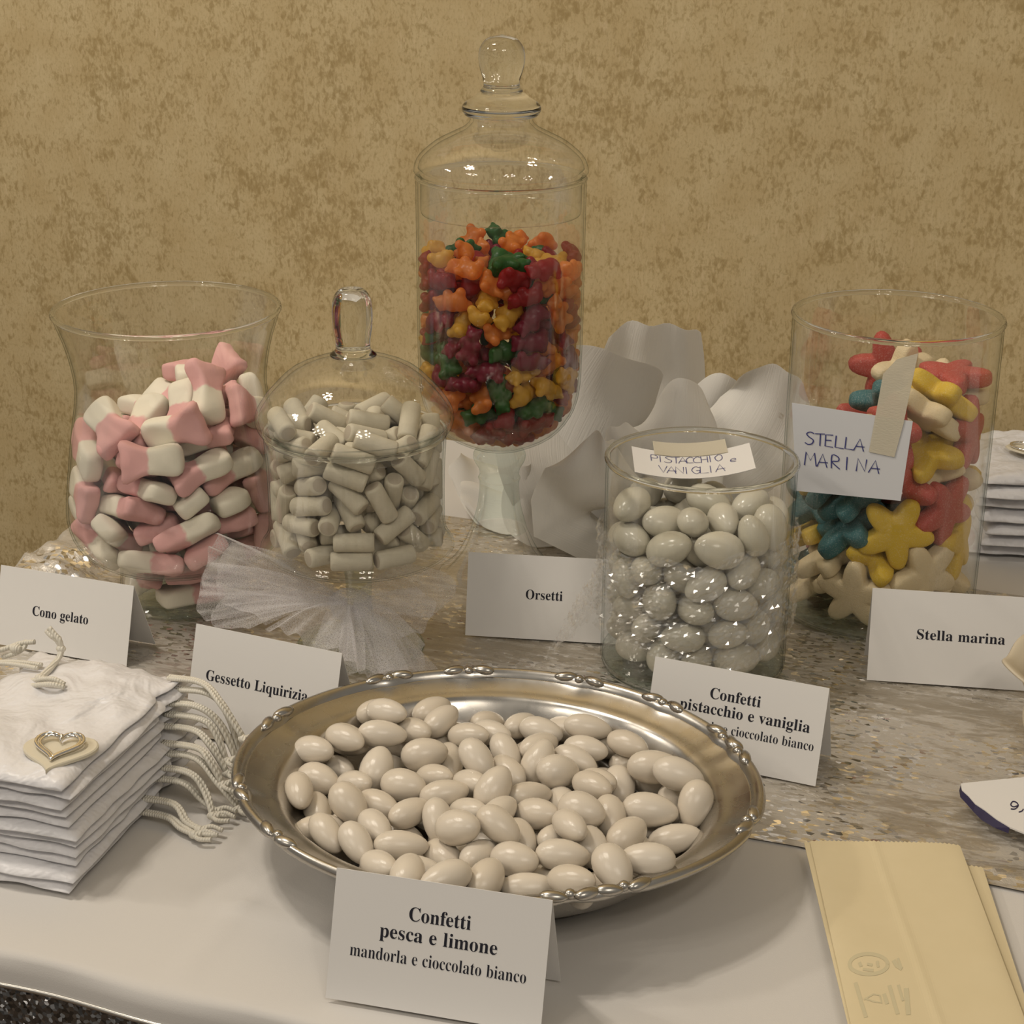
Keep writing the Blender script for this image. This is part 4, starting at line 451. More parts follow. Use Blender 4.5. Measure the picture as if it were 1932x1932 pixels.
ALMONDS = [[-.0625,.7766,.0418,.84,-.529,.125,.0112,.0064,1],[-.0638,.7633,.0364,.994,.029,-.104,.0117,.0067,1],[-.0678,.7902,.0344,.905,.424,-.033,.0112,.0069,1],[-.0816,.7578,.0369,.78,-.624,.046,.0112,.0064,1],[-.082,.7711,.0287,.935,-.286,-.21,.0112,.0077,1],[-.0966,.7544,.0321,.807,-.565,.17,.0112,.0068,1],[-.0934,.7403,.0238,.821,-.571,.019,.0112,.0077,1],[-.1001,.7208,.0285,.221,-.957,-.186,.0112,.0064,1],[-.0748,.7305,.027,.653,-.655,.381,.0112,.0064,1],[-.0854,.7561,.0205,.623,-.755,.205,.0112,.0064,1],[-.0652,.7434,.0286,.171,.86,.481,.0112,.008,1],[-.0512,.7248,.0297,.893,-.442,.088,.0112,.0078,1],[-.0358,.7851,.0326,.591,.786,.183,.0112,.0068,1],[-.041,.7991,.0308,.72,.693,.034,.0112,.0072,1],[-.0491,.773,.0332,.709,-.667,.228,.0112,.0064,1],[-.0217,.7738,.0303,.85,-.461,.253,.0112,.0064,1],[-.0378,.7831,.0192,.697,-.708,.116,.0112,.0064,1],[-.0428,.7553,.0297,.988,.113,.105,.0112,.008,1],[-.0306,.7626,.0217,.162,-.94,-.3,.0112,.0064,1],[-.0168,.7428,.0343,.548,-.688,-.475,.0112,.0072,1],[-.0101,.7805,.0282,.79,-.605,.094,.0112,.0064,1],[-.0123,.7986,.0242,.626,.688,-.366,.0112,.0064,1],[-.0029,.7616,.0276,.443,-.796,-.412,.0112,.0065,1],[.0148,.7833,.0283,.923,-.379,-.069,.0112,.0067,1],[.0049,.797,.0242,.617,.771,-.155,.0112,.0064,1],[.0134,.7662,.0287,.757,.653,-.036,.0112,.0065,1],[.0128,.7489,.0299,.416,.589,.693,.0112,.0076,1],[.0224,.7371,.0309,.772,.558,-.305,.0112,.0082,1],[.0311,.7532,.0284,.861,-.472,-.19,.0112,.0064,1],[.0378,.7766,.034,.986,-.115,-.125,.0116,.0064,1],[.0366,.7647,.0282,.916,-.399,.039,.0112,.0066,1],[.057,.762,.0326,.777,-.629,.016,.0112,.0064,1],[.047,.7778,.023,.573,-.796,.194,.0112,.0064,1],[.0589,.7645,.0206,.909,.398,-.126,.0112,.0064,1],[.0381,.7218,.0321,.678,-.724,.124,.0112,.0065,1],[.0693,.7409,.0315,.994,-.107,-.029,.0133,.0081,1],[.0788,.7257,.0362,.939,-.241,-.247,.0121,.0078,1],[.0852,.7085,.0304,-.279,-.597,-.752,.0112,.008,1],[.0523,.7418,.0209,.091,-.946,-.311,.0112,.0073,1],[-.0084,.7143,.0346,.481,.617,.623,.0112,.008,1],[-.0316,.7172,.0296,.983,.121,.139,.0113,.0067,1],[-.037,.7382,.0266,.708,-.612,.353,.0112,.0064,1],[-.0194,.7278,.0294,.616,-.728,.301,.0112,.0064,1],[.0087,.7191,.0282,.855,.484,-.185,.0112,.0064,1],[.012,.7014,.0287,.826,-.514,.229,.0112,.0072,1],[-.0199,.7035,.0283,.669,-.638,.381,.0112,.0064,1],[-.0054,.6966,.0325,.513,.858,.003,.0112,.0064,1],[-.0057,.6788,.036,.759,-.501,-.415,.0112,.0071,1],[.0249,.7214,.0219,.314,-.944,-.105,.0112,.0067,1],[.0321,.695,.0345,.848,-.529,-.041,.0112,.0082,1],[.0412,.7353,.0266,.689,-.679,.253,.0112,.0064,1],[.0456,.7005,.0276,.121,-.883,-.453,.0112,.0073,1],[.0642,.7056,.0287,.989,-.132,-.072,.0127,.008,1],[.0767,.7267,.0195,.191,-.95,-.249,.0112,.0064,1],[-.0754,.7061,.0304,.584,-.648,-.489,.0112,.0078,1],[-.0625,.7127,.0263,.802,-.596,.043,.0112,.0066,1],[-.0919,.7204,.0186,.313,-.943,-.11,.0112,.0064,1],[-.0836,.6857,.0269,.553,-.765,-.328,.0112,.0064,1],[-.069,.6737,.0292,.499,-.766,-.405,.0112,.0067,1],[-.0618,.6893,.0283,.499,-.864,-.069,.0112,.0064,1],[-.047,.7022,.0283,.704,.71,-.016,.0112,.0065,1],[-.0335,.6936,.0287,.193,-.781,-.594,.0112,.0068,1],[-.0237,.6755,.0366,.743,-.57,.351,.0112,.0081,1],[-.0492,.674,.0281,.998,.038,-.053,.0119,.0067,1],[-.0303,.6741,.0221,.57,-.821,-.003,.0112,.0072,1],[-.0575,.6559,.0291,.595,-.761,.258,.0112,.0064,1],[-.0403,.6561,.0265,.928,-.368,.057,.0112,.0064,1],[-.0143,.6688,.027,.532,.834,-.146,.0112,.0064,1],[-.0232,.6494,.0265,.634,.707,-.312,.0112,.0064,1],[-.0109,.6441,.0302,.367,.909,.198,.0112,.0077,1],[.0015,.6622,.0288,.867,-.481,.131,.0112,.0076,1],[.0043,.6848,.0263,.351,-.927,-.135,.0112,.0064,1],[.0227,.6635,.0304,.997,-.065,-.051,.0117,.007,1],[.0081,.6469,.0243,1.0,-.003,.012,.0124,.0064,1],[.0257,.6349,.036,.814,-.521,.257,.0112,.0065,1],[.0149,.6634,.0174,.571,-.78,.254,.0112,.0064,1],[.0367,.6768,.0256,.28,-.861,-.425,.0112,.0069,1],[.0263,.6783,.0364,.439,-.893,.095,.0112,.0064,1],[.0205,.6867,.025,.616,.761,-.204,.0112,.0064,1],[.0524,.6836,.0288,.627,.772,.101,.0112,.0075,1],[.075,.6949,.0201,.973,.037,.227,.012,.0068,1],[.0434,.6413,.0384,.405,-.847,-.344,.0112,.0079,1],[.0596,.6634,.0265,.569,-.746,.346,.0112,.0064,1],[.0394,.6565,.0188,.515,-.766,.384,.0112,.0064,1],[-.0015,.7422,.0278,.596,-.796,-.108,.0112,.0064,1],[.0267,.7913,.0251,.656,-.709,.258,.0112,.0064,1],[-.0884,.6993,.0205,-1.0,.015,.0,.0118,.0072,0],[-.0742,.7099,.0157,.966,-.26,.0,.0118,.0072,0],[-.0753,.7252,.0157,-.991,-.137,.0,.0118,.0072,0],[-.0678,.7499,.0157,-.871,-.491,.0,.0118,.0072,0],[-.0644,.7659,.0157,-.999,.054,.0,.0118,.0072,0],[-.0552,.7853,.021,.207,.978,.0,.0118,.0072,0],[-.0612,.6708,.0157,.18,.984,.0,.0118,.0072,0],[-.0636,.6923,.0157,-.738,.675,.0,.0118,.0072,0],[-.0509,.7007,.0157,.859,-.511,.0,.0118,.0072,0],[-.0563,.7212,.0157,-.161,.987,.0,.0118,.0072,0],[-.0528,.7388,.0157,.985,-.175,.0,.0118,.0072,0],[-.0457,.7513,.0157,.961,-.276,.0,.0118,.0072,0],[-.0436,.7688,.0157,-.352,.936,.0,.0118,.0072,0],[-.0289,.7932,.0195,-.778,.628,.0,.0118,.0072,0],[-.0442,.6418,.0343,.104,.995,.0,.0118,.0072,0],[-.0453,.6669,.0157,-.723,-.691,.0,.0118,.0072,0],[-.0441,.6846,.0157,.901,.434,.0,.0118,.0072,0],[-.0309,.7026,.0157,-.283,-.959,.0,.0118,.0072,0],[-.0399,.722,.0157,-.685,.728,.0,.0118,.0072,0],[-.0233,.731,.0157,-.667,-.745,.0,.0118,.0072,0],[-.0217,.7486,.0157,.922,.388,.0,.0118,.0072,0],[-.0202,.7709,.0157,-.742,.67,.0,.0118,.0072,0],[-.008,.7844,.0157,-.497,-.868,.0,.0118,.0072,0],[-.0277,.6345,.0367,-.819,-.573,.0,.0118,.0072,0],[-.0235,.6599,.0157,.833,.554,.0,.0118,.0072,0],[-.0198,.681,.0157,-.44,.898,.0,.0118,.0072,0],[-.0134,.6958,.0157,-.727,.687,.0,.0118,.0072,0],[-.0044,.7092,.0157,-.216,.976,.0,.0118,.0072,0],[-.0031,.7283,.0157,.833,-.553,.0,.0118,.0072,0],[-.0006,.7474,.0157,-.681,-.733,.0,.0118,.0072,0],[.0015,.7669,.0157,-1.0,-.01,.0,.0118,.0072,0],[.0111,.7841,.0157,-.951,-.311,.0,.0118,.0072,0],[-.0007,.656,.0157,-.988,-.157,.0,.0118,.0072,0],[-.0026,.6719,.0157,.759,.651,.0,.0118,.0072,0],[.0088,.6913,.0157,.497,-.868,.0,.0118,.0072,0],[.012,.7124,.0157,.128,-.992,.0,.0118,.0072,0],[.0168,.7346,.0157,.861,.508,.0,.0118,.0072,0],[.0207,.7509,.0157,.973,-.233,.0,.0118,.0072,0],[.021,.7683,.0157,.488,-.873,.0,.0118,.0072,0],[.0349,.7717,.0157,.505,-.863,.0,.0118,.0072,0],[.0294,.6453,.0249,.145,-.989,.0,.0118,.0072,0],[.0247,.6787,.0157,.914,.406,.0,.0118,.0072,0],[.0394,.6899,.0157,-.465,.885,.0,.0118,.0072,0],[.0271,.7031,.0157,-.694,-.72,.0,.0118,.0072,0],[.0431,.7113,.0157,-.425,.905,.0,.0118,.0072,0],[.0387,.7294,.0157,-.991,.133,.0,.0118,.0072,0],[.0418,.752,.0157,-.673,-.739,.0,.0118,.0072,0],[.0589,.6507,.0367,-.997,.073,.0,.0118,.0072,0],[.0572,.6756,.0157,.975,-.22,.0,.0118,.0072,0],[.0568,.6937,.0157,-.298,.955,.0,.0118,.0072,0],[.0637,.7123,.0157,.972,.233,.0,.0118,.0072,0],[.0606,.7279,.0157,.714,.7,.0,.0118,.0072,0],[.0673,.7498,.0191,.795,-.607,.0,.0118,.0072,0]]
def resample(pts, n):
    P = smooth_prof(list(pts) + [pts[0]], 8)[:-1]; P = [np.array(p) for p in P]
    L = [0]
    for i in range(len(P)): L.append(L[-1] + np.linalg.norm(P[(i + 1) % len(P)] - P[i]))
    out = []; j = 0
    for k in range(n):
        t = L[-1] * k / n
        while L[j + 1] < t: j += 1
        q = (t - L[j]) / (L[j + 1] - L[j] + 1e-12); out.append(tuple(P[j] * (1 - q) + P[(j + 1) % len(P)] * q))
    return out
def puffy(outline, half, n=8, p1=.55, p2=.7, dome=None):
    rows = []
    for k in range(n):
        t = k / (n - 1) * .5 * math.pi * .98 + .02; rows.append((math.sin(t) ** p1, -half * math.cos(t) ** p2))
    rows = rows + [(s, -z) for s, z in reversed(rows[:-1])]; v = []
    for s, z in rows:
        for x, y in outline: v.append((x * s, y * s, z + (dome(x * s, y * s) if dome else 0)))
    nt = len(outline); f = gridf(len(rows), nt); m = (len(rows) - 1) * nt
    return v, [tuple(reversed(q)) for q in f] + [tuple(range(nt)), tuple(reversed(range(m, m + nt)))]
CONE = [(-.0085, -.0150), (-.0060, -.0172), (0, -.0178), (.006, -.0172), (.0085, -.0150), (.0088, -.011), (.0078, -.004), (.0072, .001), (.0085, .006), (.0110, .0115), (.0120, .0150), (.0100, .0168), (.005, .0160), (0, .0164), (-.005, .0160), (-.0100, .0168), (-.0120, .0150), (-.0110, .0115), (-.0085, .006), (-.0072, .001), (-.0078, -.004), (-.0088, -.011)]
v, f = puffy(resample(CONE, 44), .0056, 9, .50, .52, lambda x, y: .0007 * math.sin(y * 300 + 1) * math.sin(x * 260 + 2)); ME_MARSH = mesh('marshmallow', v, f); ME_MARSH.materials.append(M['marsh'])
STAR = []
for j in range(60):
    th = 2 * math.pi * j / 60; c = .5 + .5 * math.cos(5 * th); rr = .0108 + .0098 * c ** .9; STAR.append((rr * math.sin(th), rr * math.cos(th)))
v, f = puffy(STAR, .0050, 8, .42, .45); STAR_M = (v, f)
def chalk_mesh():
    pr = [(.00001, -.0100), (.0034, -.0100), (.0043, -.0096), (.0047, -.0086), (.0047, -.003), (.00465, .003), (.0047, .0086), (.0043, .0096), (.0034, .0100), (.00001, .0100)]
    v, f = lathe(pr, 20); v = [(z, x, y) for x, y, z in v]; m = mesh('chalk', v, f); m.materials.append(M['chalk']); m.materials.append(M['chalk_end'])
    for p in m.polygons:
        if abs(p.normal.x) > .95: p.material_index = 1
    return m
ME_CHALK = chalk_mesh()
v, f = ellipsoid(1, 1, 1, .12); ME_ALM = mesh('almond', v, f); ME_ALM.materials.append(M['almond'])
v, f = ellipsoid(.0123, .0088, .0078, .12); ME_PIST = mesh('almond', v, f); ME_PIST.materials.append(M['almond_green'])
def bear_mesh():
    P = []
    for (cx, cy, cz, rx, ry, rz) in [(0, .0064, .0006, .0044, .0042, .0042), (0, -.0006, 0, .0054, .0056, .0044), (0, -.0052, 0, .0056, .0050, .0046), (.0033, .0096, 0, .0016, .0016, .0015), (-.0033, .0096, 0, .0016, .0016, .0015), (0, .0066, .0042, .0017, .0015, .0014),
                                     (.0046, .0014, .0024, .0021, .0030, .0022), (-.0046, .0014, .0024, .0021, .0030, .0022), (.0042, -.0078, .0022, .0029, .0028, .0029), (-.0042, -.0078, .0022, .0029, .0028, .0029)]:
        v, f = ellipsoid(rx, ry, rz, 0, 16, 9); P.append(([(x + cx, y + cy, z + cz) for x, y, z in v], f))
    v, f = join(P); m = mesh('bear', v, f); o = bpy.data.objects.new('tmp', m); COL.objects.link(o)
    r = o.modifiers.new('r', 'REMESH'); r.mode = 'VOXEL'; r.voxel_size = .00065
    s = o.modifiers.new('s', 'SMOOTH'); s.factor = .6; s.iterations = 9
    bpy.context.view_layer.update(); dg = bpy.context.evaluated_depsgraph_get()
    q = bpy.data.meshes.new_from_object(o.evaluated_get(dg)); bpy.data.objects.remove(o); q.name = 'gummy_bear'
    q.polygons.foreach_set('use_smooth', [True] * len(q.polygons)); return q
ME_BEAR = bear_mesh()
def coloured(me, mats):
    d = {}
    for k in mats: c = me.copy(); c.materials.clear(); c.materials.append(M[k]); d[k] = c
    return d
def place(name, me, rec, base, label, cat, group):
    o = bpy.data.objects.new(name, me); COL.objects.link(o); x, y, z, qw, qx, qy, qz, s = rec
    o.rotation_mode = 'QUATERNION'; o.rotation_quaternion = (qw, qx, qy, qz); o.location = (base[0] + x, base[1] + y, base[2] + z); o.scale = (s, s, s)
    return tag(o, label, cat, group)
def project(p):
    q = np.array(p) - CAM; d = q @ FW; return 966 + FPX * (q @ RT) / d, 966 - FPX * (q @ UP) / d
for r in SIM['marsh']: place('marshmallow_cone', ME_MARSH, r, JL, 'pink and white marshmallow cone in the flared glass vase', 'sweet', 'marshmallow cones in the flared vase')
for r in SIM['chalk']: place('chalk_stick', ME_CHALK, r, JC, 'grey chalk-like liquorice stick in the lidded stemmed jar', 'sweet', 'chalk liquorice sticks in the stemmed jar')
for r in SIM['pist']: place('sugared_almond', ME_PIST, r, JP, 'pale greenish sugared almond in the short glass cylinder', 'sweet', 'sugared almonds in the short cylinder')
GUM_MAP = {'gum_orange': '430,150 400,220 530,180 360,320 570,390 580,330 910,390 960,280 270,430 200,700 180,770 570,660 940,700 840,810 800,780 340,990 350,1160 530,1030 900,500 590,1230 860,1170 890,580 540,190 780,240 200,550 840,700',
           'gum_yellow': '270,220 455,510 520,450 690,540 560,480 150,450 360,810 380,550 730,960 650,1010 210,870 640,880 950,890 230,950 170,400',
           'gum_red': '250,300 320,390 720,340 810,290 700,450 240,490 610,460 990,400 960,570 640,690 540,590 530,1180 430,1220 740,1140 720,1230 600,1120 940,1040 320,210 480,220 180,620',
           'gum_purple': '740,620 420,740 840,620 300,890 450,900 740,830 900,830 260,600', 'gum_green': '340,150 590,240 680,260 900,270 810,480 420,640 290,680 580,790 260,810 430,1050 800,1070 560,930'}
STAR_MAP = {'star_cream': '290,570 460,540 740,640 760,910 730,760 760,1230 440,1380 760,1380 250,1430 400,1530 180,1210 940,860 250,1270 850,1420 820,1160', 'star_yellow': '800,520 880,600 770,830 370,1230 580,1150 910,1240 930,960 500,1190 160,1040 480,1140',
            'star_red': '870,430 930,720 840,1040 580,1050 300,1150 620,1420 330,1590 440,1600 160,1470 930,1260 700,760 700,1040', 'star_teal': '940,570 250,1040 370,1100 430,1010 910,1390 650,590 850,650'}
def seen_colours(mp, ox, oy, sc): return [(ox + float(p.split(',')[0]) / sc, oy + float(p.split(',')[1]) / sc, k) for k, s in mp.items() for p in s.split()]
WORD = {'gum_orange': 'orange', 'gum_yellow': 'yellow', 'gum_red': 'red', 'gum_purple': 'dark wine-red', 'gum_green': 'green', 'star_cream': 'cream white', 'star_yellow': 'yellow', 'star_red': 'red', 'star_teal': 'teal blue'}
def mixed(recs, base, mp, meshes, name, noun, where, group, weights, seed):
    rr = random.Random(seed); ks = list(weights)
    for r in recs:
        p = (base[0] + r[0], base[1] + r[1], base[2] + r[2]); near = r[0] * base[0] + r[1] * base[1] < -.002
        x, y = project(p); d = sorted(((x - a) ** 2 + (y - c) ** 2, k) for a, c, k in mp)
        k = d[0][1] if near and d[0][0] < 60 ** 2 else rr.choices(ks, [weights[q] for q in ks])[0]
        place(name, meshes[k], r, base, f'{WORD[k]} {noun} {where}', 'sweet', group)
mixed(SIM['gum'], JG, seen_colours(GUM_MAP, 740, 400, 2.84), coloured(ME_BEAR, ['gum_orange', 'gum_yellow', 'gum_red', 'gum_green', 'gum_purple']), 'gummy_bear', 'gummy bear', 'in the tall apothecary jar', 'gummy bears in the apothecary jar', {'gum_orange': 3, 'gum_yellow': 2, 'gum_red': 2.4, 'gum_purple': 1, 'gum_green': 1.4}, 3)
mixed(SIM['star'], JS, seen_colours(STAR_MAP, 1440, 520, 2.415), coloured(mesh('star', *STAR_M), ['star_cream', 'star_yellow', 'star_red', 'star_teal']), 'star_jelly', 'sugared star jelly', 'in the tall glass cylinder', 'star jellies in the tall cylinder', {'star_cream': 3, 'star_yellow': 2, 'star_red': 2, 'star_teal': 1}, 5)
for x, y, z, ax, ay, az, A, B, vis in ALMONDS:
    o = bpy.data.objects.new('sugared_almond', ME_ALM); COL.objects.link(o)
    o.rotation_mode = 'QUATERNION'; o.rotation_quaternion = Vector((1, 0, 0)).rotation_difference(Vector((ax, ay, az))); o.location = (x + .001, y + .003, z + .001); o.scale = (A * 1.05, B * 1.05, B * 1.0)
    tag(o, 'glossy ivory sugared almond heaped in the oval silver dish', 'sweet', 'sugared almonds in the silver dish')

# ------------------------------------------------------------------ silver dish
TC = np.array([-.0065, .7225]); TE1 = np.array([.971, -.238]); TE2 = np.array([.238, .971]); TA = (.1243, .1078)
def dish():
    t = thing('silver_dish', 'oval tarnished silver dish with scrolled rim piled with sugared almonds', 'dish', (TC[0], TC[1], ZB), math.atan2(TE1[1], TE1[0]))
    cusp = []
    for p in [(497, 1357), (735, 1287), (885, 1275), (1085, 1298), (1235, 1340), (1345, 1400), (1390, 1425), (1432, 1560), (1195, 1697), (1085, 1712), (820, 1706), (500, 1592), (455, 1495)]:
        d = at(p[0], p[1], .040)[:2] - TC; cusp.append(math.atan2((d @ TE2) / TA[1], (d @ TE1) / TA[0]))
    def R(th):
        r = 1.0 + .008 * math.cos(4 * th)
        for c in cusp:
            d = (th - c + math.pi) % (2 * math.pi) - math.pi; r -= .018 * math.exp(-(d / .045) ** 2)
        return r
    n = 180
    def ring(prof):
        v = []
        for s, z in prof:
            k = max(0, min(1, (s - .80) / .18))
            for j in range(n):
                th = 2 * math.pi * j / n; q = s * (1 + (R(th) - 1) * k); v.append((TA[0] * q * math.cos(th), TA[1] * q * math.sin(th), z))
        return v, gridf(len(prof), n)
    inside = smooth_prof([(.955, .0378), (.93, .0362), (.885, .0340), (.852, .0330), (.825, .0312), (.79, .0255), (.745, .0165), (.69, .0095), (.62, .0066), (.4, .0060), (.004, .0060)], 3)
    under = [(s * 1.0, z - .0013) for s, z in inside if s > .6]
    foot = [(.60, .0050), (.60, .0002), (.57, .0002), (.57, .0045), (.004, .0045)]
    v, f = ring(list(reversed(inside)) + [(.958, .0368)] + under + foot); obj('bowl', mesh('bowl', v, [tuple(reversed(q)) for q in f]), M['silver'], t)
    v, f = ring([(.950, .0372), (.957, .0390), (.968, .0402), (.980, .0412), (.992, .0410), (1.0, .0397), (1.003, .0382), (.998, .0368), (.985, .0360), (.965, .0360), (.950, .0372)]); obj('rim', mesh('rim', v, [tuple(reversed(q)) for q in f]), M['silver'], t)
    sv, sf = ellipsoid(.0062, .0030, .0026, .1, 14, 9); sm = mesh('scroll', sv, sf); bv, bf = ellipsoid(.0026, .0026, .0024, 0, 12, 7); bm_ = mesh('bead', bv, bf)
    for c in cusp:
        for off, me, q in ((-.062, sm, .978), (0, bm_, .970), (.062, sm, .978)):
            th = c + off; o = obj('scroll' if me is sm else 'bead', me, M['silver'], t, (TA[0] * q * math.cos(th), TA[1] * q * math.sin(th), .0405))
            o.rotation_euler = (0, 0, math.atan2(TA[1] * math.cos(th), -TA[0] * math.sin(th)) + (.25 if off > 0 else -.25))
dish()

# ------------------------------------------------------------------ lettering
def bold(s):
    out = ''
    for c in s:
        if 'a' <= c <= 'z': out += chr(0x1D41A + ord(c) - 97)
        elif 'A' <= c <= 'Z': out += chr(0x1D400 + ord(c) - 65)
        else: out += c
    return out
def text_mesh(s, thin=0.0):
    c = bpy.data.curves.new('lettering', 'FONT'); c.body = bold(s); c.align_x = 'CENTER'; c.offset = thin; c.resolution_u = 4; c.space_word = 1.1
    o = bpy.data.objects.new('tmp', c); COL.objects.link(o); bpy.context.view_layer.update()
    m = bpy.data.meshes.new_from_object(o.evaluated_get(bpy.context.evaluated_depsgraph_get())); bpy.data.objects.remove(o); bpy.data.curves.remove(c); m.name = 'lettering'; m.materials.clear(); return m
def tent_card(label, x, y, yaw, w, h, lean, lines, back=.026, dz=ZB):
    """lines: (text, width share, centre share along the card, share from the top, thin)"""
    t = thing('tent_card', label, 'card', (x, y, dz), yaw, 'folded name cards in front of the sweets')
    H, D = h * math.cos(lean), h * math.sin(lean); n = np.array([0, -math.cos(lean), math.sin(lean)])
    w_ = wob(3, int(1e4 * abs(x)) % 97, .4, 1.0)
    def panel(name, y0, y1, sg):
        nx, ny = 10, 6; v = []; nn = np.array([0, sg * H, abs(y1 - y0)]); nn = nn / np.linalg.norm(nn); th = .00028
        for s in (0, 1):
            for j in range(ny):
                for i in range(nx):
                    k = j / (ny - 1); p = np.array([w * i / (nx - 1), y0 + (y1 - y0) * k, H * k]) + nn * (-s * th) ; v.append(p)
        g = gridf(ny, nx, False); o = nx * ny; f = g + [tuple(reversed([q + o for q in qq])) for qq in g]
        edge = [i for i in range(nx)] + [j * nx + nx - 1 for j in range(1, ny)] + [(ny - 1) * nx + i for i in range(nx - 2, -1, -1)] + [j * nx for j in range(ny - 2, 0, -1)]
        f += [(edge[(i + 1) % len(edge)], edge[i], edge[i] + o, edge[(i + 1) % len(edge)] + o) for i in range(len(edge))]
        return obj(name, mesh(name, v, f, False), M['card'], t)
    fr = panel('front_panel', 0.0, D, -1); panel('back_panel', D + back * .72, D + .0002, 1)
    up = np.array([0, math.sin(lean), math.cos(lean)])
    for (s, ws, cx, ty, cap, thin) in lines:
        m = text_mesh(s, thin); xs = [q.co.x for q in m.vertices]; sx = ws * w / (max(xs) - min(xs)); mid = (max(xs) + min(xs)) / 2; sy = cap / .66
        for q in m.vertices:
            p = np.array([w * cx + (q.co.x - mid) * sx, 0, 0]) + up * (h * (1 - ty) + (q.co.y - .25) * sy) + n * .00012; q.co = Vector(p)
        m.update(); obj('lettering', m, M['ink'], fr)
B3 = .0055
tent_card('white tent card lettered Confetti pesca e limone before the silver dish', -.0752, .6032, -.2496, .0912, .0543, .3358, [('Confetti', .286, .50, .275, B3, 0), ('pesca e limone', .545, .50, .43, B3, 0), ('mandorla e cioccolato bianco', .818, .505, .61, .0050, -.0075)])
tent_card('white tent card lettered Confetti pistacchio e vaniglia by the short cylinder', .0697, .8166, -.3945, .0926, .0506, .3251, [('Confetti', .29, .49, .28, B3, 0), ('pistacchio e vaniglia', .745, .553, .44, B3, 0), ('mandorla e cioccolato bianco', .80, .56, .62, .0048, -.0075)])
tent_card('white tent card lettered Stella marina by the tall cylinder', .2041, .9034, -.1399, .09, .0531, .2933, [('Stella marina', .545, .565, .48, B3, 0)])
tent_card('white tent card lettered Orsetti below the gummy bear jar', -.0276, .9595, -.1211, .0935, .0505, .2787, [('Orsetti', .237, .5, .48, B3, 0)])
tent_card('white tent card lettered Gessetto Liquirizia half behind the silver dish', -.1759, .8433, -.4093, .0892, .0548, .3019, [('Gessetto Liquirizia', .70, .46, .49, B3, 0)])
tent_card('white tent card lettered Cono gelato below the marshmallow vase', -.3068, .9422, -.3392, .0899, .0471, .3056, [('Cono gelato', .42, .48, .52, B3, 0)])

# pen strokes on a unit cell (width .7, height 1)
PEN = {'S': [[(.55, .92), (.30, 1.0), (.08, .82), (.25, .58), (.48, .40), (.40, .1), (.15, 0), (-.05, .12)]], 'T': [[(0, .92), (.6, 1.0)], [(.33, .97), (.28, 0)]], 'E': [[(.5, 1.0), (.05, .95), (.0, .05), (.5, .02)], [(.03, .52), (.4, .55)]],
       'L': [[(.08, 1.0), (.02, .05), (.55, .02)]], 'A': [[(-.05, 0), (.3, 1.0), (.55, 0)], [(.05, .35), (.6, .38)]], 'M': [[(-.05, 0), (.08, 1.0), (.32, .4), (.58, 1.0), (.66, 0)]], 'R': [[(.05, 0), (.08, 1.0), (.45, .9), (.45, .6), (.08, .5), (.55, 0)]],
       'I': [[(.2, 1.0), (.18, 0)]], 'N': [[(0, 0), (.06, 1.0), (.5, .05), (.56, 1.0)]], 'P': [[(.05, 0), (.08, 1.0), (.5, .9), (.45, .55), (.08, .5)]], 'C': [[(.55, .85), (.3, 1.0), (.03, .6), (.1, .12), (.5, .08)]],
       'H': [[(.05, 0), (.08, 1.0)], [(.5, 0), (.52, 1.0)], [(.05, .5), (.52, .52)]], 'O': [[(.3, 1.0), (.03, .6), (.2, 0), (.52, .3), (.5, .85), (.28, 1.0)]], 'V': [[(0, 1.0), (.25, 0), (.55, 1.0)]], 'G': [[(.55, .88), (.25, 1.0), (.02, .5), (.25, 0), (.52, .2), (.5, .45), (.3, .45)]],
       'e': [[(.08, .3), (.45, .38), (.35, .62), (.1, .5), (.08, .15), (.45, .08)]], 'l': [[(.1, 0), (.3, .9), (.15, .95), (.2, 0)]], ' ': []}
def pen_mesh(s, x0, y0, size, adv, fn, wd):
    """flat pen ribbons; fn maps paper coordinates to a point"""
    P = []
    for i, ch in enumerate(s):
        for st in PEN[ch]:
            c = smooth_prof([(x0 + (i * adv + x) * size, y0 + y * size) for x, y in st], 3) if len(st) > 2 and ch in 'SCOGePR' else [(x0 + (i * adv + x) * size, y0 + y * size) for x, y in st]
            v = []
            for k, p in enumerate(c):
                a = np.array(c[max(0, k - 1)]); b_ = np.array(c[min(len(c) - 1, k + 1)]); d = b_ - a; d = d / (np.linalg.norm(d) + 1e-9); nn = np.array([-d[1], d[0]]) * wd / 2
                v += [fn(*(np.array(p) + nn)), fn(*(np.array(p) - nn))]
            P.append((v, [(2 * k, 2 * k + 1, 2 * k + 3, 2 * k + 2) for k in range(len(c) - 1)]))
    return join(P)
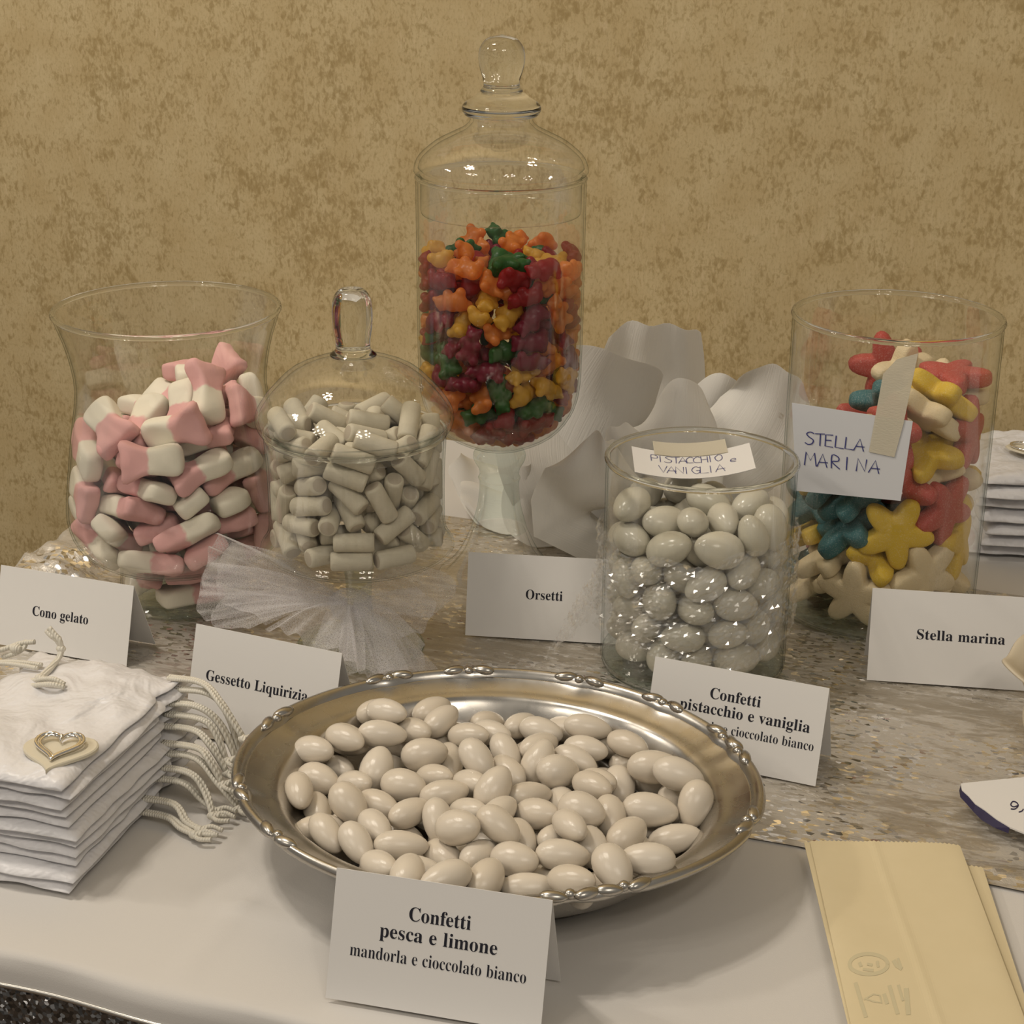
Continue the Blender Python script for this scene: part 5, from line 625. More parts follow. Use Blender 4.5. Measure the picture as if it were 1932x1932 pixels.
def jar_note():
    # flat paper taped to the front of the tall cylinder
    ax = np.array(JS[:2]); to = -ax / np.linalg.norm(ax); r = math.radians(-20); to = np.array([to[0] * math.cos(r) - to[1] * math.sin(r), to[0] * math.sin(r) + to[1] * math.cos(r)])
    o3 = np.array([ax[0] + to[0] * .0632, ax[1] + to[1] * .0632, 0]); nrm = np.array([to[0], to[1], 0]); sd = np.array([-to[1], to[0], 0])
    def hit(px, py):
        d = ray(px, py); k = ((o3 - CAM) @ nrm) / (d @ nrm); return CAM + d * k
    q = [hit(*p) for p in ((1502, 926), (1699, 945), (1722, 795), (1494, 760))]
    t = thing('paper_note', 'handwritten Stella Marina paper note taped to the tall cylinder', 'note', q[0])
    v, f = slab([p - q[0] for p in q], .0003, nrm); pa = obj('paper', mesh('paper', v, f, False), M['note'], t)
    def fn(u, w_): return (q[0] * (1 - u) + q[1] * u) * (1 - w_) + (q[3] * (1 - u) + q[2] * u) * w_ - q[0] + nrm * .0003
    v, f = join([pen_mesh('STELLA', .11, .555, .145, .60, lambda x, y: fn(x, y), .011), pen_mesh('MARINA', .10, .31, .155, .76, lambda x, y: fn(x, y), .011)]); obj('handwriting', mesh('handwriting', v, f, False), M['pen'], pa)
    tp = [hit(*p) + nrm * .0006 for p in ((1640, 852), (1688, 862), (1705, 800), (1733, 666), (1692, 678), (1667, 705), (1655, 770))]
    n = len(tp); v = [p - q[0] for p in tp] + [p - q[0] - nrm * .0002 for p in tp]
    obj('tape_strip', mesh('tape_strip', v, [tuple(range(n)), tuple(range(2 * n - 1, n - 1, -1))] + [(i, i + n, (i + 1) % n + n, (i + 1) % n) for i in range(n)], False), M['tape'], t)['label'] = 'strip of cream masking tape'
jar_note()
def inner_slip():
    # slip lying on the almonds inside the rim, its ends bent up against the glass
    t = thing('paper_slip', 'curved handwritten paper slip inside the top of the short cylinder', 'note', (JP[0], JP[1], .1045))
    def fn(u, w_):  # u -1..1 along the slip, w 0..1 towards the back
        return np.array([.0345 * u - .003, .004 * u + .002 + .032 * w_, .0095 + .0050 * u * u + .0045 * w_])
    def sheet(name, u0, u1, w0, w1, lift, mat):
        N = 14; v = []
        for k in (0, 1):
            for w_ in (w0, (w0 + w1) / 2, w1):
                for i in range(N): v.append(fn(u0 + (u1 - u0) * i / (N - 1), w_) + np.array([0, 0, lift - .0003 * k]))
        g = gridf(3, N, False); return obj(name, mesh(name, v, g + [tuple(reversed([q + 3 * N for q in qq])) for qq in g]), mat, t)
    pa = sheet('paper', -1, 1, 0, 1, 0, M['card'])
    ink = lambda x, y: fn(x, y) + np.array([0, 0, .0003])
    v, f = join([pen_mesh('PISTACCHIO', -.70, .56, .24, .50, ink, .012), pen_mesh('VANIGLIA', -.58, .16, .26, .52, ink, .012), pen_mesh('e', .62, .42, .22, .5, ink, .012)]); obj('handwriting', mesh('handwriting', v, f, False), M['pen'], pa)
    sheet('tape_strip', -.62, .62, .82, 1.35, .0005, M['tape'])
inner_slip()

# ------------------------------------------------------------------ cling film, tulle, flower
def film():
    t = thing('cling_film', 'crumpled clear cling film wrapped around the short cylinder', 'film', JP)
    w = wob(7, 5, 2, 6); w2 = wob(7, 6, 5, 14); v = []; NA, NZ = 120, 44; jr = random.Random(77)
    for i in range(NZ):
        for j in range(NA):
            s = j / (NA - 1); th = math.radians(-215 + 250 * s); k = i / (NZ - 1)
            z0 = .030 + .012 * w(s * 1.3, .2) - .012 * s; z1 = .088 + .010 * w(s * 1.1, .7); z = z0 + (z1 - z0) * k
            r = .0546 + .0005 + .0020 * abs(w(s * 3, k * 1.2)) + .0016 * abs(w2(s * 4, k * 2)); r += jr.uniform(0, .0009); v.append((r * math.cos(th), r * math.sin(th), z))
    obj('wrap', mesh('wrap', v, gridf(NZ, NA, False), False), M['film'], t)
    # loose wing pulled out to the left
    root0, root1 = np.array([-.0552, -.004, .034]), np.array([-.0550, -.008, .068]); tip0, tip1 = np.array([-.088, -.030, .012]), np.array([-.070, -.022, .045]); v = []; n, m = 34, 26
    for i in range(n):
        for j in range(m):
            a, k = i / (n - 1), j / (m - 1); p = (root0 * (1 - k) + root1 * k) * (1 - a) + (tip0 * (1 - k) + tip1 * k) * a; p = p + np.array([.001, -.006, .001]) * w(a * 2, k * 1.6) * min(1, a * 3 + .1) + np.array([0, -.003, 0]) * w2(a * 2, k * 1.6)
            v.append(p + np.array([jr.uniform(-1, 1), jr.uniform(-1, 1), jr.uniform(-1, 1)]) * .0006)
    obj('loose_wing', mesh('loose_wing', v, gridf(n, m, False), False), M['film'], t)
film()
def tulle():
    K = aty(662, 1140, .926); t = thing('tulle_bow', 'gauzy white tulle bow tied around the stem of the chalk sweet jar', 'bow', K)
    def fan(name, ends, amp, seed, sag=0.0):
        E_ = smooth_prof([tuple(aty(px, py, y) - K) for px, py, y in ends], 14); n = len(E_); v = []; NS = 22; w = wob(5, seed, .5, 1.6); w2 = wob(5, seed + 9, 1.5, 3.5)
        for i in range(NS):
            s = .03 + .97 * i / (NS - 1)
            for j, e in enumerate(E_):
                e = np.array(e); u = j / (n - 1); d = e / np.linalg.norm(e); tn = np.array(E_[min(n - 1, j + 1)]) - np.array(E_[max(0, j - 1)]); nn = np.cross(d, tn / np.linalg.norm(tn))
                mid = np.array(E_[n // 2]); q = s ** .75; p = (e * q + mid * (s - q)) * (1 + .025 * w(u * 1.7, .3) * s) + nn * amp * (.2 + .8 * s) * (w(u * 2.2, s * .35) + .45 * w2(u * 2.2, s * .3)) + np.array([0, 0, -sag * math.sin(math.pi * s)])
                v.append(p)
        obj(name, mesh(name, v, gridf(NS, n, False)), M['tulle'], t)
    fan('loop', [(412, 1004, .930), (392, 1040, .938), (384, 1085, .932), (376, 1125, .925)], .007, 1)
    fan('loop', [(398, 1060, .918), (378, 1100, .914), (372, 1140, .908), (385, 1172, .902)], .006, 2, -.004)
    fan('loop', [(430, 1120, .905), (400, 1150, .900), (400, 1178, .897), (470, 1186, .895)], .005, 12, -.004)
    fan('loop', [(440, 1022, .922), (408, 1075, .916), (420, 1130, .908), (500, 1172, .900)], .010, 21, -.006)
    fan('tail', [(800, 1215, .905), (790, 1262, .897), (700, 1276, .886), (600, 1222, .884)], .010, 22, -.008)
    fan('loop', [(760, 1058, .940), (838, 1082, .938), (862, 1122, .932), (815, 1165, .926)], .006, 3)
    fan('loop', [(790, 1105, .920), (822, 1145, .916), (800, 1186, .911), (750, 1205, .906)], .006, 4)
    fan('tail', [(826, 1258, .904), (795, 1272, .899), (760, 1277, .894), (720, 1270, .889)], .006, 5, -.006)
    fan('tail', [(775, 1262, .893), (725, 1272, .886), (680, 1268, .880), (640, 1250, .878)], .006, 6, -.004)
    fan('tail', [(690, 1262, .880), (620, 1232, .880), (560, 1200, .884), (500, 1180, .890)], .006, 7, -.004)
    v, f = ellipsoid(.012, .007, .010, .1, 18, 11); obj('knot', mesh('knot', [(x * (1 + .12 * math.sin(9 * z * 300)), y, z) for x, y, z in v], f), M['tulle'], t)
tulle()
def flower():
    C0 = np.array([.058, 1.125, ZB + .016]); t = thing('paper_flower', 'big white crepe paper flower standing behind the jars', 'flower', C0)
    def petal(ctrl, widths, cup, seed, name='petal', jag=.5, face=None):
        """ctrl: centre line from the base outward; widths: half widths along it; cup: how far the edges fold towards the heart"""
        c = [np.array(p) for p in smooth_prof(ctrl, 7)]; n = len(c); ws = np.interp(np.linspace(0, 1, n), np.linspace(0, 1, len(widths)), widths); m = 19; w = wob(5, seed, .6, 2.2); v = []
        for i in range(n):
            tg = c[min(n - 1, i + 1)] - c[max(0, i - 1)]; tg /= np.linalg.norm(tg)
            out = np.array([tg[0], tg[1], 0]); mid = c[-1][:2] + 1e-6; rad = np.array([mid[0], mid[1], 0]) / np.linalg.norm(mid); side = np.cross(rad, [0, 0, 1.0]); side = np.cross(tg, np.array(face, float)) if face else side; side -= tg * (side @ tg); side /= np.linalg.norm(side); nn = np.cross(side, tg); nn /= np.linalg.norm(nn)
            for j in range(m):
                q = -1 + 2 * j / (m - 1); k = i / (n - 1); p = c[i] + side * q * ws[i] + nn * cup * (q * q) * (.35 + .65 * math.sin(math.pi * min(1, k * .8))) + nn * .004 * w(q * .6, k) * k
                p = p + tg * jag * .007 * w(q * .55 + 5, .3) * k ** 3 - tg * .010 * q ** 4 * k
                p[2] = max(p[2], .0022 - C0[2]); v.append(p)
        nv = len(v); g = gridf(n, m, False); th = .0004
        v2 = v + [p + np.array([0, 0, -th]) for p in v]
        f = g + [tuple(reversed([x + nv for x in qq])) for qq in g]
        me = mesh(name, v2, f); ul = me.uv_layers.new(name='UVMap'); 
        for lp in me.loops:
            ix = lp.vertex_index % nv; ul.data[lp.index].uv = ((ix % m) / (m - 1), (ix // m) / (n - 1))
        obj(name, me, M['crepe'], t)
    def rel(px, py, y): return tuple(aty(px, py, y) - C0)
    B0 = (0, 0, 0)
    FC = (.1, -.95, .25)
    petal([B0, rel(1185, 850, 1.165), rel(1225, 730, 1.185), rel(1243, 614, 1.18)], [.012, .045, .044, .033], -.010, 1, face=FC)           # tall back petal
    petal([B0, rel(1085, 880, 1.14), rel(1130, 770, 1.155), rel(1180, 668, 1.15)], [.014, .042, .046, .036], -.014, 2, face=(.3, -.9, .3))  # broad petal at the left
    petal([B0, rel(1050, 900, 1.12), rel(1040, 790, 1.15), rel(1085, 676, 1.165)], [.012, .034, .040, .024], -.012, 12, face=(.4, -.85, .3))
    petal([B0, rel(1220, 900, 1.10), rel(1275, 820, 1.105), rel(1290, 720, 1.115)], [.012, .032, .032, .016], -.010, 3, face=(-.2, -.9, .3))  # inner shaded petal
    petal([B0, rel(1250, 900, 1.13), rel(1350, 820, 1.15), rel(1385, 716, 1.155)], [.012, .032, .036, .024], -.010, 4, face=FC)
    petal([B0, rel(1290, 920, 1.115), rel(1395, 840, 1.12), rel(1445, 765, 1.128), rel(1462, 698, 1.122)], [.012, .030, .036, .032, .023], -.006, 5, jag=.9, face=(-.25, -.9, .35))   # bright right petal
    petal([B0, rel(1060, 962, 1.118), rel(1020, 936, 1.120), rel(995, 870, 1.122)], [.014, .028, .030, .014], -.012, 6, face=(.5, -.6, .6))   # low front-left bowl
    petal([B0, rel(1110, 965, 1.075), rel(1120, 900, 1.06), rel(1132, 822, 1.06)], [.018, .038, .032, .012], -.012, 7, face=(0, -.8, .5))    # front
    petal([B0, rel(1000, 940, 1.15), rel(930, 915, 1.165), rel(862, 862, 1.175)], [.012, .028, .030, .014], -.010, 8, face=(.4, -.6, .7))     # low left
    petal([B0, rel(1010, 952, 1.135), rel(935, 945, 1.15), rel(868, 922, 1.155)], [.012, .022, .024, .012], -.008, 9, face=(.3, -.5, .8))
    petal([B0, rel(1220, 960, 1.08), rel(1300, 900, 1.065), rel(1350, 850, 1.06)], [.014, .034, .032, .014], -.012, 10, face=(-.3, -.8, .5))  # front right, behind the almonds
    petal([B0, rel(1170, 900, 1.10), rel(1180, 850, 1.105), rel(1165, 800, 1.11)], [.008, .022, .024, .010], -.010, 11, face=FC)
    v, f = ellipsoid(.020, .020, .012, 0, 20, 9); obj('calyx', mesh('calyx', [(x, y, z - .003) for x, y, z in v], f), M['crepe'], t)
flower()

# ------------------------------------------------------------------ satin pouches
def heart(n, sc):
    out = []
    for i in range(n):
        a = 2 * math.pi * i / n; out.append((16 * math.sin(a) ** 3 / 17 * sc, (13 * math.cos(a) - 5 * math.cos(2 * a) - 2 * math.cos(3 * a) - math.cos(4 * a)) / 17 * sc + .05 * sc))
    return out
ORD = ['topmost', 'second', 'third', 'fourth', 'fifth', 'sixth', 'seventh', 'eighth', 'ninth', 'tenth', 'eleventh', 'twelfth']
def pouch(label, group, org, ang, wd, ln, z0, th, seed, wrinkle, cords):
    """org: right front corner; local x runs left, local y away"""
    t = thing('satin_pouch', label, 'pouch', (org[0], org[1], z0), ang, group); rr = random.Random(seed); w = wob(6, seed, .8, 3.0); w2 = wob(6, seed + 50, 3, 7)
    NU, NVv = 30, 40; top, bot = [], []
    for j in range(NVv):
        for i in range(NU):
            u, vv = i / (NU - 1), j / (NVv - 1); eu = 1 - abs(2 * u - 1) ** 7; ev = 1 - abs(2 * vv - 1) ** 9
            neck = math.exp(-((vv - .80) / .035) ** 2); ruff = max(0, (vv - .82) / .18)
            x = -wd * (u - 0) ; x += (wd * .5 * .02 * w(.1, vv * 2)) * 1; yy = ln * vv + .0012 * w(u * 1.5, .4)
            x += .06 * wd * neck * (1 - 2 * u) * -.8
            z = th * (.22 + .78 * (eu * ev) ** .6) + wrinkle * (.0011 * w(u * .8, vv * .9) + .0004 * w2(u * .8, vv)) * min(1, eu * 2) - neck * .0011 + ruff * .0007 * math.sin(u * 46 + seed) 
            zl = th * (.10 - .10 * (eu * ev) ** .6) + ruff * .0003 * (1 + math.sin(u * 46 + seed))
            top.append((x, yy, z)); bot.append((x, yy, min(zl, z - .0004)))
    n = NU * NVv; g = gridf(NVv, NU, False)
    edge = [i for i in range(NU)] + [j * NU + NU - 1 for j in range(1, NVv)] + [(NVv - 1) * NU + i for i in range(NU - 2, -1, -1)] + [j * NU for j in range(NVv - 2, 0, -1)]
    f = [tuple(reversed(q)) for q in g] + [tuple(x + n for x in q) for q in g] + [(edge[i], edge[(i + 1) % len(edge)], edge[(i + 1) % len(edge)] + n, edge[i] + n) for i in range(len(edge))]
    obj('bag', mesh('bag', top + bot, f), M['satin'], t)
    for cd_ in cords:
        P = []
        for strand in cd_['strands']: P.append(tube(curve3(strand, 5), .0012, 7))
        for kx, ky, kz, kr in cd_['knots']:
            v, f = ellipsoid(kr, kr * .85, kr * .8, 0, 12, 7); P.append(([(x + kx, y + ky, z + kz) for x, y, z in v], f))
        v, f = join(P); obj('drawstring', mesh('drawstring', v, f), M['cord'], t)
    return t
def cords_right(rr, z0, ln, reach, drop, spread):
    """a doubled cord leaving the right edge near the mouth, knotted at its end (local frame, x<0 is left)"""
    y = ln * .79 + spread; x1 = reach; lo = -z0 + .0035; ze = max(lo, -drop); dy = rr.uniform(-.007, .005) - .004; mid = (.014 + (x1 - .014) * .5, y + dy * .6 + rr.uniform(-.003, .003), max(lo, .004 - drop * .35)); e = (x1, y + dy, ze)
    s1 = [(-.006, y, .0021), (.014, y + dy * .2, .0030), mid, e]; s2 = [(-.006, y + .0022, .0021), (.014, y + .0022 + dy * .2, .0028), (mid[0] + .001, mid[1] + .0022, max(lo, mid[2] - .001)), (e[0], e[1] + .0012, e[2])]
    t1 = [e, (e[0] + .005, e[1] + .003, max(lo, e[2] + .001)), (e[0] + .011, e[1] + rr.uniform(-.001, .003), max(lo, e[2] - .002))]; t2 = [e, (e[0] + .004, e[1] - .003, max(lo, e[2])), (e[0] + .010, e[1] - rr.uniform(.001, .002), max(lo, e[2] - .003))]
    return dict(strands=[s1, s2, t1, t2], knots=[(e[0], e[1], e[2], .0027), (e[0] + .002, e[1] + .001, e[2], .0022)])
def cords_left(rr, z0, ln, wd, tails):
    y = ln * .80; lo = -z0 + .004; x0 = -wd; e = (x0 - .022, y + rr.uniform(-.004, .008), max(lo, .001)); 
    s1 = [(x0 + .016, y, .0055), (x0 + .004, y + .001, .0052), (x0 - .010, y + .001, .004), e]; s2 = [(x0 + .016, y + .004, .0055), (x0 + .004, y + .004, .0052), (x0 - .010, y + .005, .003), (e[0], e[1] + .0015, e[2])]
    return dict(strands=[s1, s2] + [[e] + tl for tl in tails], knots=[(e[0], e[1], e[2], .0026)])
def pouch_stack():
    e1 = np.array([.285, .958]); ang = math.atan2(e1[1], e1[0]) - math.pi / 2; N = 11; th = .0049; rr = random.Random(4)
    for k in range(N):
        top = k == N - 1; z0 = ZB + .0003 + k * th; slip = (N - 1 - k) / (N - 1)
        org = np.array([-.1985, .683]) + e1 * (rr.uniform(-.0025, .0025) - .004 * (slip > .85)) + np.array([.958, -.285]) * (rr.uniform(-.003, .003) + .004 * slip)
        if top: org = np.array([-.1995, .6835])
        cs = [cords_right(rr, z0, .122, rr.uniform(.028, .040), rr.uniform(.012, .034), -.026 + .0043 * k)]
        if k in (N - 1, N - 5):
            tl = [[(-.110, .112, .006), (-.1075, .122, .014)], [(-.112, .104, max(-z0 + .004, -.006)), (-.118, .108, max(-z0 + .004, -.010))]] if top else [[(-.122, .100 + .004 * (k % 3), max(-z0 + .004, -.008)), (-.127, .108, max(-z0 + .004, -.006))]]
            cs.append(cords_left(rr, z0, .122, .086, tl))
        lab = 'white satin drawstring pouch with heart badge, topmost of the tall stack at the left' if top else f'white satin drawstring pouch, {ORD[N - 1 - k]} from the top of the tall pouch stack'
        if k == 0: lab = 'white satin drawstring pouch at the bottom of the tall pouch stack'
        t = pouch(lab, 'satin pouches stacked beside the silver dish', org, ang + (0 if top else rr.uniform(-.035, .035)), .086, .122, z0, th * .86, 10 + k, 3.2 if top else .22, cs)
        if top:
            Rz = Matrix.Rotation(-ang, 4, 'Z')
            def lp(px, py, z): p = at(px, py, z); q = Rz @ Vector((p[0] - org[0], p[1] - org[1], 0)); return (q[0], q[1], z - z0)
            P = [tube(curve3([lp(*q) for q in st], 5), .0014, 8) for st in (
                [(122, 1292, .0575), (98, 1281, .060), (62, 1284, .056), (20, 1291, .050), (-30, 1300, .045)], [(122, 1297, .0575), (92, 1291, .0595), (50, 1296, .054), (0, 1306, .047)],
                [(70, 1283, .0565), (92, 1262, .057), (113, 1238, .058), (117, 1222, .062)], [(68, 1288, .056), (88, 1270, .0565), (108, 1246, .0575), (116, 1226, .061)],
                [(116, 1222, .062), (112, 1208, .066), (102, 1196, .069), (92, 1184, .072)], [(114, 1218, .063), (106, 1206, .066), (97, 1200, .068), (88, 1190, .070)],
                [(-20, 1232, .040), (10, 1224, .043), (38, 1214, .045), (66, 1211, .046)], [(5, 1240, .038), (30, 1232, .041), (45, 1222, .043), (50, 1208, .046)])]
            for q, kr in (((76, 1280, .0575), .0030), ((115, 1224, .0615), .0026), ((108, 1205, .066), .0024), ((30, 1224, .043), .0036)):
                c_ = lp(*q); v, f = ellipsoid(kr, kr * .85, kr * .8, 0, 12, 7); P.append(([(x + c_[0], y + c_[1], z_ + c_[2]) for x, y, z_ in v], f))
            for pick in ((0, 1, 2, 3, 4, 5, 8, 9, 10), (6, 7, 11)):
                v, f = join([P[i] for i in pick]); obj('drawstring', mesh('drawstring', v, f), M['cord'], t)
            ztop = z0 + th * .95
            tip, notch = at(92, 1460, ztop + .002), at(124, 1378, ztop + .002); cen = (tip + notch) / 2 ; d = notch - tip
            a = math.atan2(d[1], d[0]) - math.pi / 2 - ang - .12; loc = Matrix.Rotation(-ang, 4, 'Z') @ Vector((cen[0] - org[0], cen[1] - org[1], ztop - z0 + .0006))
            h = heart(48, .0185); v = [(x, y, 0) for x, y in h] + [(x, y, .0013) for x, y in h] + [(x * .96, y * .96, .0018) for x, y in h]; n = 48
            f = [tuple(reversed(range(n))), tuple(range(2 * n, 3 * n))] + [(i, (i + 1) % n, (i + 1) % n + n, i + n) for i in range(n)] + [(i + n, (i + 1) % n + n, (i + 1) % n + 2 * n, i + 2 * n) for i in range(n)]
            bd = obj('heart_badge', mesh('heart_badge', v, f, False), M['cream'], t, loc); bd.rotation_euler = (.03, .0, a); bd['label'] = 'cream heart-shaped badge'
            for sc, zz, off in ((.0118, .0042, .0015), (.0098, .0036, .0022)):
                v, f = tube([(x, y + off, zz + .0012 * (y / .0118)) for x, y in heart(40, sc)], .00085, 8, True); rg = obj('heart_ring', mesh('heart_ring', v, f), M['chrome'], bd); rg['label'] = 'polished silver heart wire'
            v, f = ellipsoid(.0012, .0012, .0012, 0, 10, 7); obj('pearl', mesh('pearl', [(x, y + .0075, z + .0052) for x, y, z in v], f), M['chrome'], bd)
pouch_stack()
def far_pouches():
    N = 7; th = .0084; rr = random.Random(8); org0 = at(1846, 1066, 0)[:2]; ang = -.10
    for k in range(N):
        top = k == N - 1; z0 = ZB + k * th
        c = org0 + np.array([.1 + rr.uniform(-.004, .004) - (.004 if k == 0 else 0), rr.uniform(-.004, .004)])
        lab = 'white satin pouch with silver badge on top of the short stack by the wall' if top else f'white satin pouch, {ORD[N - 1 - k]} from the top of the stack behind the tall cylinder'
        t = pouch(lab, 'satin pouches stacked near the wall', c, ang + rr.uniform(-.04, .04), .100, .105, z0, th * .88, 60 + k, 1.8 if top else .5, [])
        if top:
            h = heart(40, .017); bd = obj('heart_badge', mesh('heart_badge', *puffy([(x, y) for x, y in h], .0009, 5)), M['cream'], t, (-.062, .045, th * 1.02 + .002)); 
            v, f = tube([(x, y, .0022) for x, y in heart(40, .0135)], .0009, 8, True); obj('heart_ring', mesh('heart_ring', v, f), M['chrome'], bd)
far_pouches()

# ------------------------------------------------------------------ paper bags, torn paper, ornament at the right edge
def bags():
    TL, TR = at(1527, 1604, .004)[:2], at(1810, 1612, .004)[:2]; e = (TR - TL); wd = np.linalg.norm(e); e /= wd; d = np.array([e[1], -e[0]])
    offs = [(.006, -.012, -.05), (.0085, -.010, -.035), (-.0025, .001, .012), (0, 0, 0)]; LN = .155; rr = random.Random(2)
    for k, (dx, dy, rot) in enumerate(offs):
        z = ZB + .0012 + k * .0013 + (.0012 if k > 1 else 0); pos = TL + e * dx + d * (-dy)
        lab = ['cream paper bag lowest in the small stack of bags', 'cream paper bag jutting out at the right of the bag stack', 'cream paper bag just beneath the printed top one', 'cream paper bag with faded print lying on top of the bag stack'][k]
        t = thing('paper_bag', lab, 'bag', (pos[0], pos[1], z), math.atan2(e[1], e[0]) + rot, 'paper bags stacked beside the silver dish')
        teeth = 34; v = []; NY = 30; w = wob(5, 30 + k, .5, 2.0); NX = 2 * teeth + 1
        def top_z(u, q):
            ed = 1 - abs(2 * u - 1) ** 10; return .0011 * (.3 + .7 * ed) + .0005 * w(u * .7, q * 1.2) * ed + .0004 * math.exp(-((u - .42 - .1 * q) / .03) ** 2)
        for s in (0, 1):
            for j in range(NY):
                for i in range(NX):
                    u = i / (NX - 1); q = j / (NY - 1); y = -LN * q
                    if j == 0: y += .0011 * (i % 2)
                    zz = top_z(u, q)
                    if s: zz = 0.0
                    v.append((u * wd, y, zz))
        n = NX * NY; g = gridf(NY, NX, False); edge = [i for i in range(NX)] + [j * NX + NX - 1 for j in range(1, NY)] + [(NY - 1) * NX + i for i in range(NX - 2, -1, -1)] + [j * NX for j in range(NY - 2, 0, -1)]
        f = [tuple(reversed(q)) for q in g] + [tuple(x + n for x in q) for q in g] + [(edge[i], edge[(i + 1) % len(edge)], edge[(i + 1) % len(edge)] + n, edge[i] + n) for i in range(len(edge))]
        sh = obj('sheet', mesh('sheet', v, f, False), M['bag'], t)
        if k == 3:
            R = Matrix.Rotation(-(math.atan2(e[1], e[0]) + rot), 4, 'Z')
            def fn(px, py):
                p = at(px, py, z + .0016); q = R @ Vector((p[0] - pos[0], p[1] - pos[1], 0)); return np.array([q[0], q[1], top_z(min(1, max(0, q[0] / wd)), min(1, max(0, -q[1] / LN))) + .00012])
            def ribbon(pts, w_):
                v = []
                for i, p in enumerate(pts):
                    a = np.array(pts[max(0, i - 1)], float); b_ = np.array(pts[min(len(pts) - 1, i + 1)], float); dd = b_ - a; dd /= np.linalg.norm(dd) + 1e-9; nn = np.array([-dd[1], dd[0]]) * w_ / 2
                    v += [fn(*(np.array(p) + nn)), fn(*(np.array(p) - nn))]
                return v, [(2 * i, 2 * i + 1, 2 * i + 3, 2 * i + 2) for i in range(len(pts) - 1)]
            ov = lambda rx, ry: [(1639 + rx * math.cos(a * math.pi / 16), 1818 + ry * math.sin(a * math.pi / 16)) for a in range(33)]
            v, f = join([ribbon(ov(36, 19), 7), ribbon([(1621, 1815), (1625, 1823)], 6), ribbon([(1636, 1818), (1646, 1820)], 5), ribbon([(1655, 1812), (1657, 1824)], 5), ribbon([(1628, 1828), (1648, 1830)], 5), ribbon([(1686, 1810), (1692, 1820), (1702, 1826)], 8), ribbon([(1694, 1806), (1700, 1824)], 5)])
            obj('printed_ring', mesh('printed_ring', v, f, False), M['bagprint'], sh)
            v, f = join([ribbon([(1614, 1852), (1624, 1885), (1634, 1917)], 7), ribbon([(1630, 1884), (1648, 1874), (1660, 1876), (1664, 1890), (1650, 1888), (1632, 1882)], 3), ribbon([(1668, 1873), (1674, 1892)], 7), ribbon([(1678, 1857), (1686, 1885), (1694, 1911)], 7), ribbon([(1695, 1856), (1704, 1886)], 5), ribbon([(1710, 1862), (1714, 1912)], 9)])
            obj('printed_letters', mesh('printed_letters', v, f, False), M['bagprint'], sh)
bags()
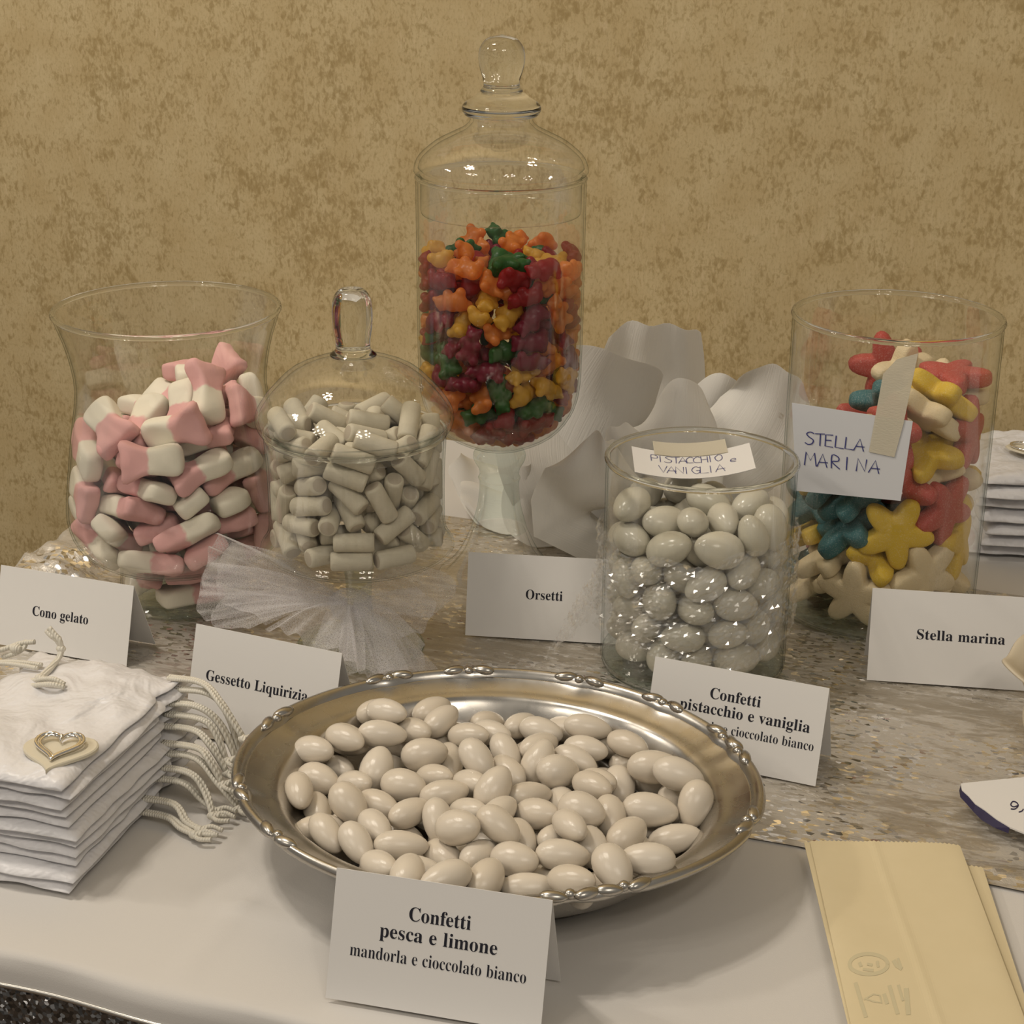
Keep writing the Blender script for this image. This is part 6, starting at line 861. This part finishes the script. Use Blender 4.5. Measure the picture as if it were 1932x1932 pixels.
def torn_paper():
    zz = .0105; P = [(1813, 1478), (1850, 1474), (1900, 1469), (1975, 1462), (2030, 1500), (2010, 1592), (1960, 1585), (1932, 1571), (1905, 1560), (1880, 1545), (1858, 1528), (1840, 1516), (1828, 1502), (1815, 1490)]
    O = at(1813, 1478, zz); t = thing('torn_paper', 'torn white paper with dark inked edge and handwriting on the silver runner', 'paper', (O[0], O[1], .006))
    def loc(px, py, dz=0): return at(px, py, zz + dz) - np.array([O[0], O[1], .006])
    v = [loc(*p) for p in P] + [loc(p[0], p[1]) - np.array([0, 0, .0008]) for p in P]; n = len(P)
    pa = obj('paper', mesh('paper', v, [tuple(reversed(range(n))), tuple(range(n, 2 * n))] + [(i, i + n, (i + 1) % n + n, (i + 1) % n) for i in range(n)], False), M['card'], t)
    E_ = [(1905, 1560), (1880, 1545), (1858, 1528), (1840, 1516), (1828, 1502), (1815, 1490), (1812, 1480)]; wds = [2, 6, 9, 5, 5, 4, 2]; v = []
    for (x, y), w_ in zip(E_, wds): v += [loc(x, y) + np.array([0, 0, -.0005]), loc(x - w_ * .55, y + w_) + np.array([0, 0, -.003])]
    obj('inked_edge', mesh('inked_edge', v, [(2 * i, 2 * i + 1, 2 * i + 3, 2 * i + 2) for i in range(len(E_) - 1)], False), M['pen_dark'], t)['label'] = 'dark violet ink-stained torn edge'
    P = []
    for st in ([(1920, 1520), (1912, 1522), (1907, 1518), (1911, 1512), (1918, 1514), (1921, 1520), (1915, 1526), (1907, 1526)], [(1922, 1532), (1928, 1530), (1931, 1526)], [(1934, 1538), (1942, 1534)], [(1945, 1528), (1956, 1524), (1960, 1532), (1950, 1536)]):
        c = smooth_prof(st, 4); vv = []
        for k, p in enumerate(c):
            a = np.array(c[max(0, k - 1)]); b_ = np.array(c[min(len(c) - 1, k + 1)]); d = b_ - a; d /= np.linalg.norm(d) + 1e-9; nn = np.array([-d[1], d[0]]) * 1.1
            vv += [loc(*(np.array(p) + nn), .0002), loc(*(np.array(p) - nn), .0002)]
        P.append((vv, [(2 * k, 2 * k + 1, 2 * k + 3, 2 * k + 2) for k in range(len(c) - 1)]))
    v, f = join(P); obj('handwriting', mesh('handwriting', v, f, False), M['pen_dark'], pa)
torn_paper()
def tulip():
    c = at(2004, 1428, 0); t = thing('tulip_ornament', 'cream flared tulip-shaped ornament cut off at the far end of the runner', 'ornament', (c[0], c[1], .0045))
    def cup(prof, mat, name):
        v = []; n = 60
        for r, z in prof:
            for j in range(n):
                th = 2 * math.pi * j / n; k = max(0, (z - .03) / .02); v.append((r * (1 + .05 * k * math.cos(5 * th + 2.6)) * math.cos(th), r * (1 + .05 * k * math.cos(5 * th + 2.6)) * math.sin(th), z + .0025 * k * math.cos(5 * th + 2.6)))
        return obj(name, mesh(name, v, gridf(len(prof), n)), mat, t)
    o = smooth_prof([(.0005, .0), (.012, .0), (.019, .006), (.0225, .016), (.0222, .025), (.0235, .034), (.028, .042), (.0345, .0475), (.0362, .0482)], 4)
    cup(o + [(.0355, .0492), (.0338, .0485)] + list(reversed(smooth_prof([(.0005, .004), (.012, .004), (.0205, .016), (.0205, .025), (.0218, .034), (.0262, .0425), (.0325, .048)], 4))), M['cream_cup'], 'cup')
    v, f = ellipsoid(.012, .012, .004, 0, 16, 7); obj('base', mesh('base', [(x, y, z + .001) for x, y, z in v], f), M['cream_cup'], t)
M['cream_cup'] = plain('cream_glaze', (.66, .58, .44), .5, .4)
tulip()
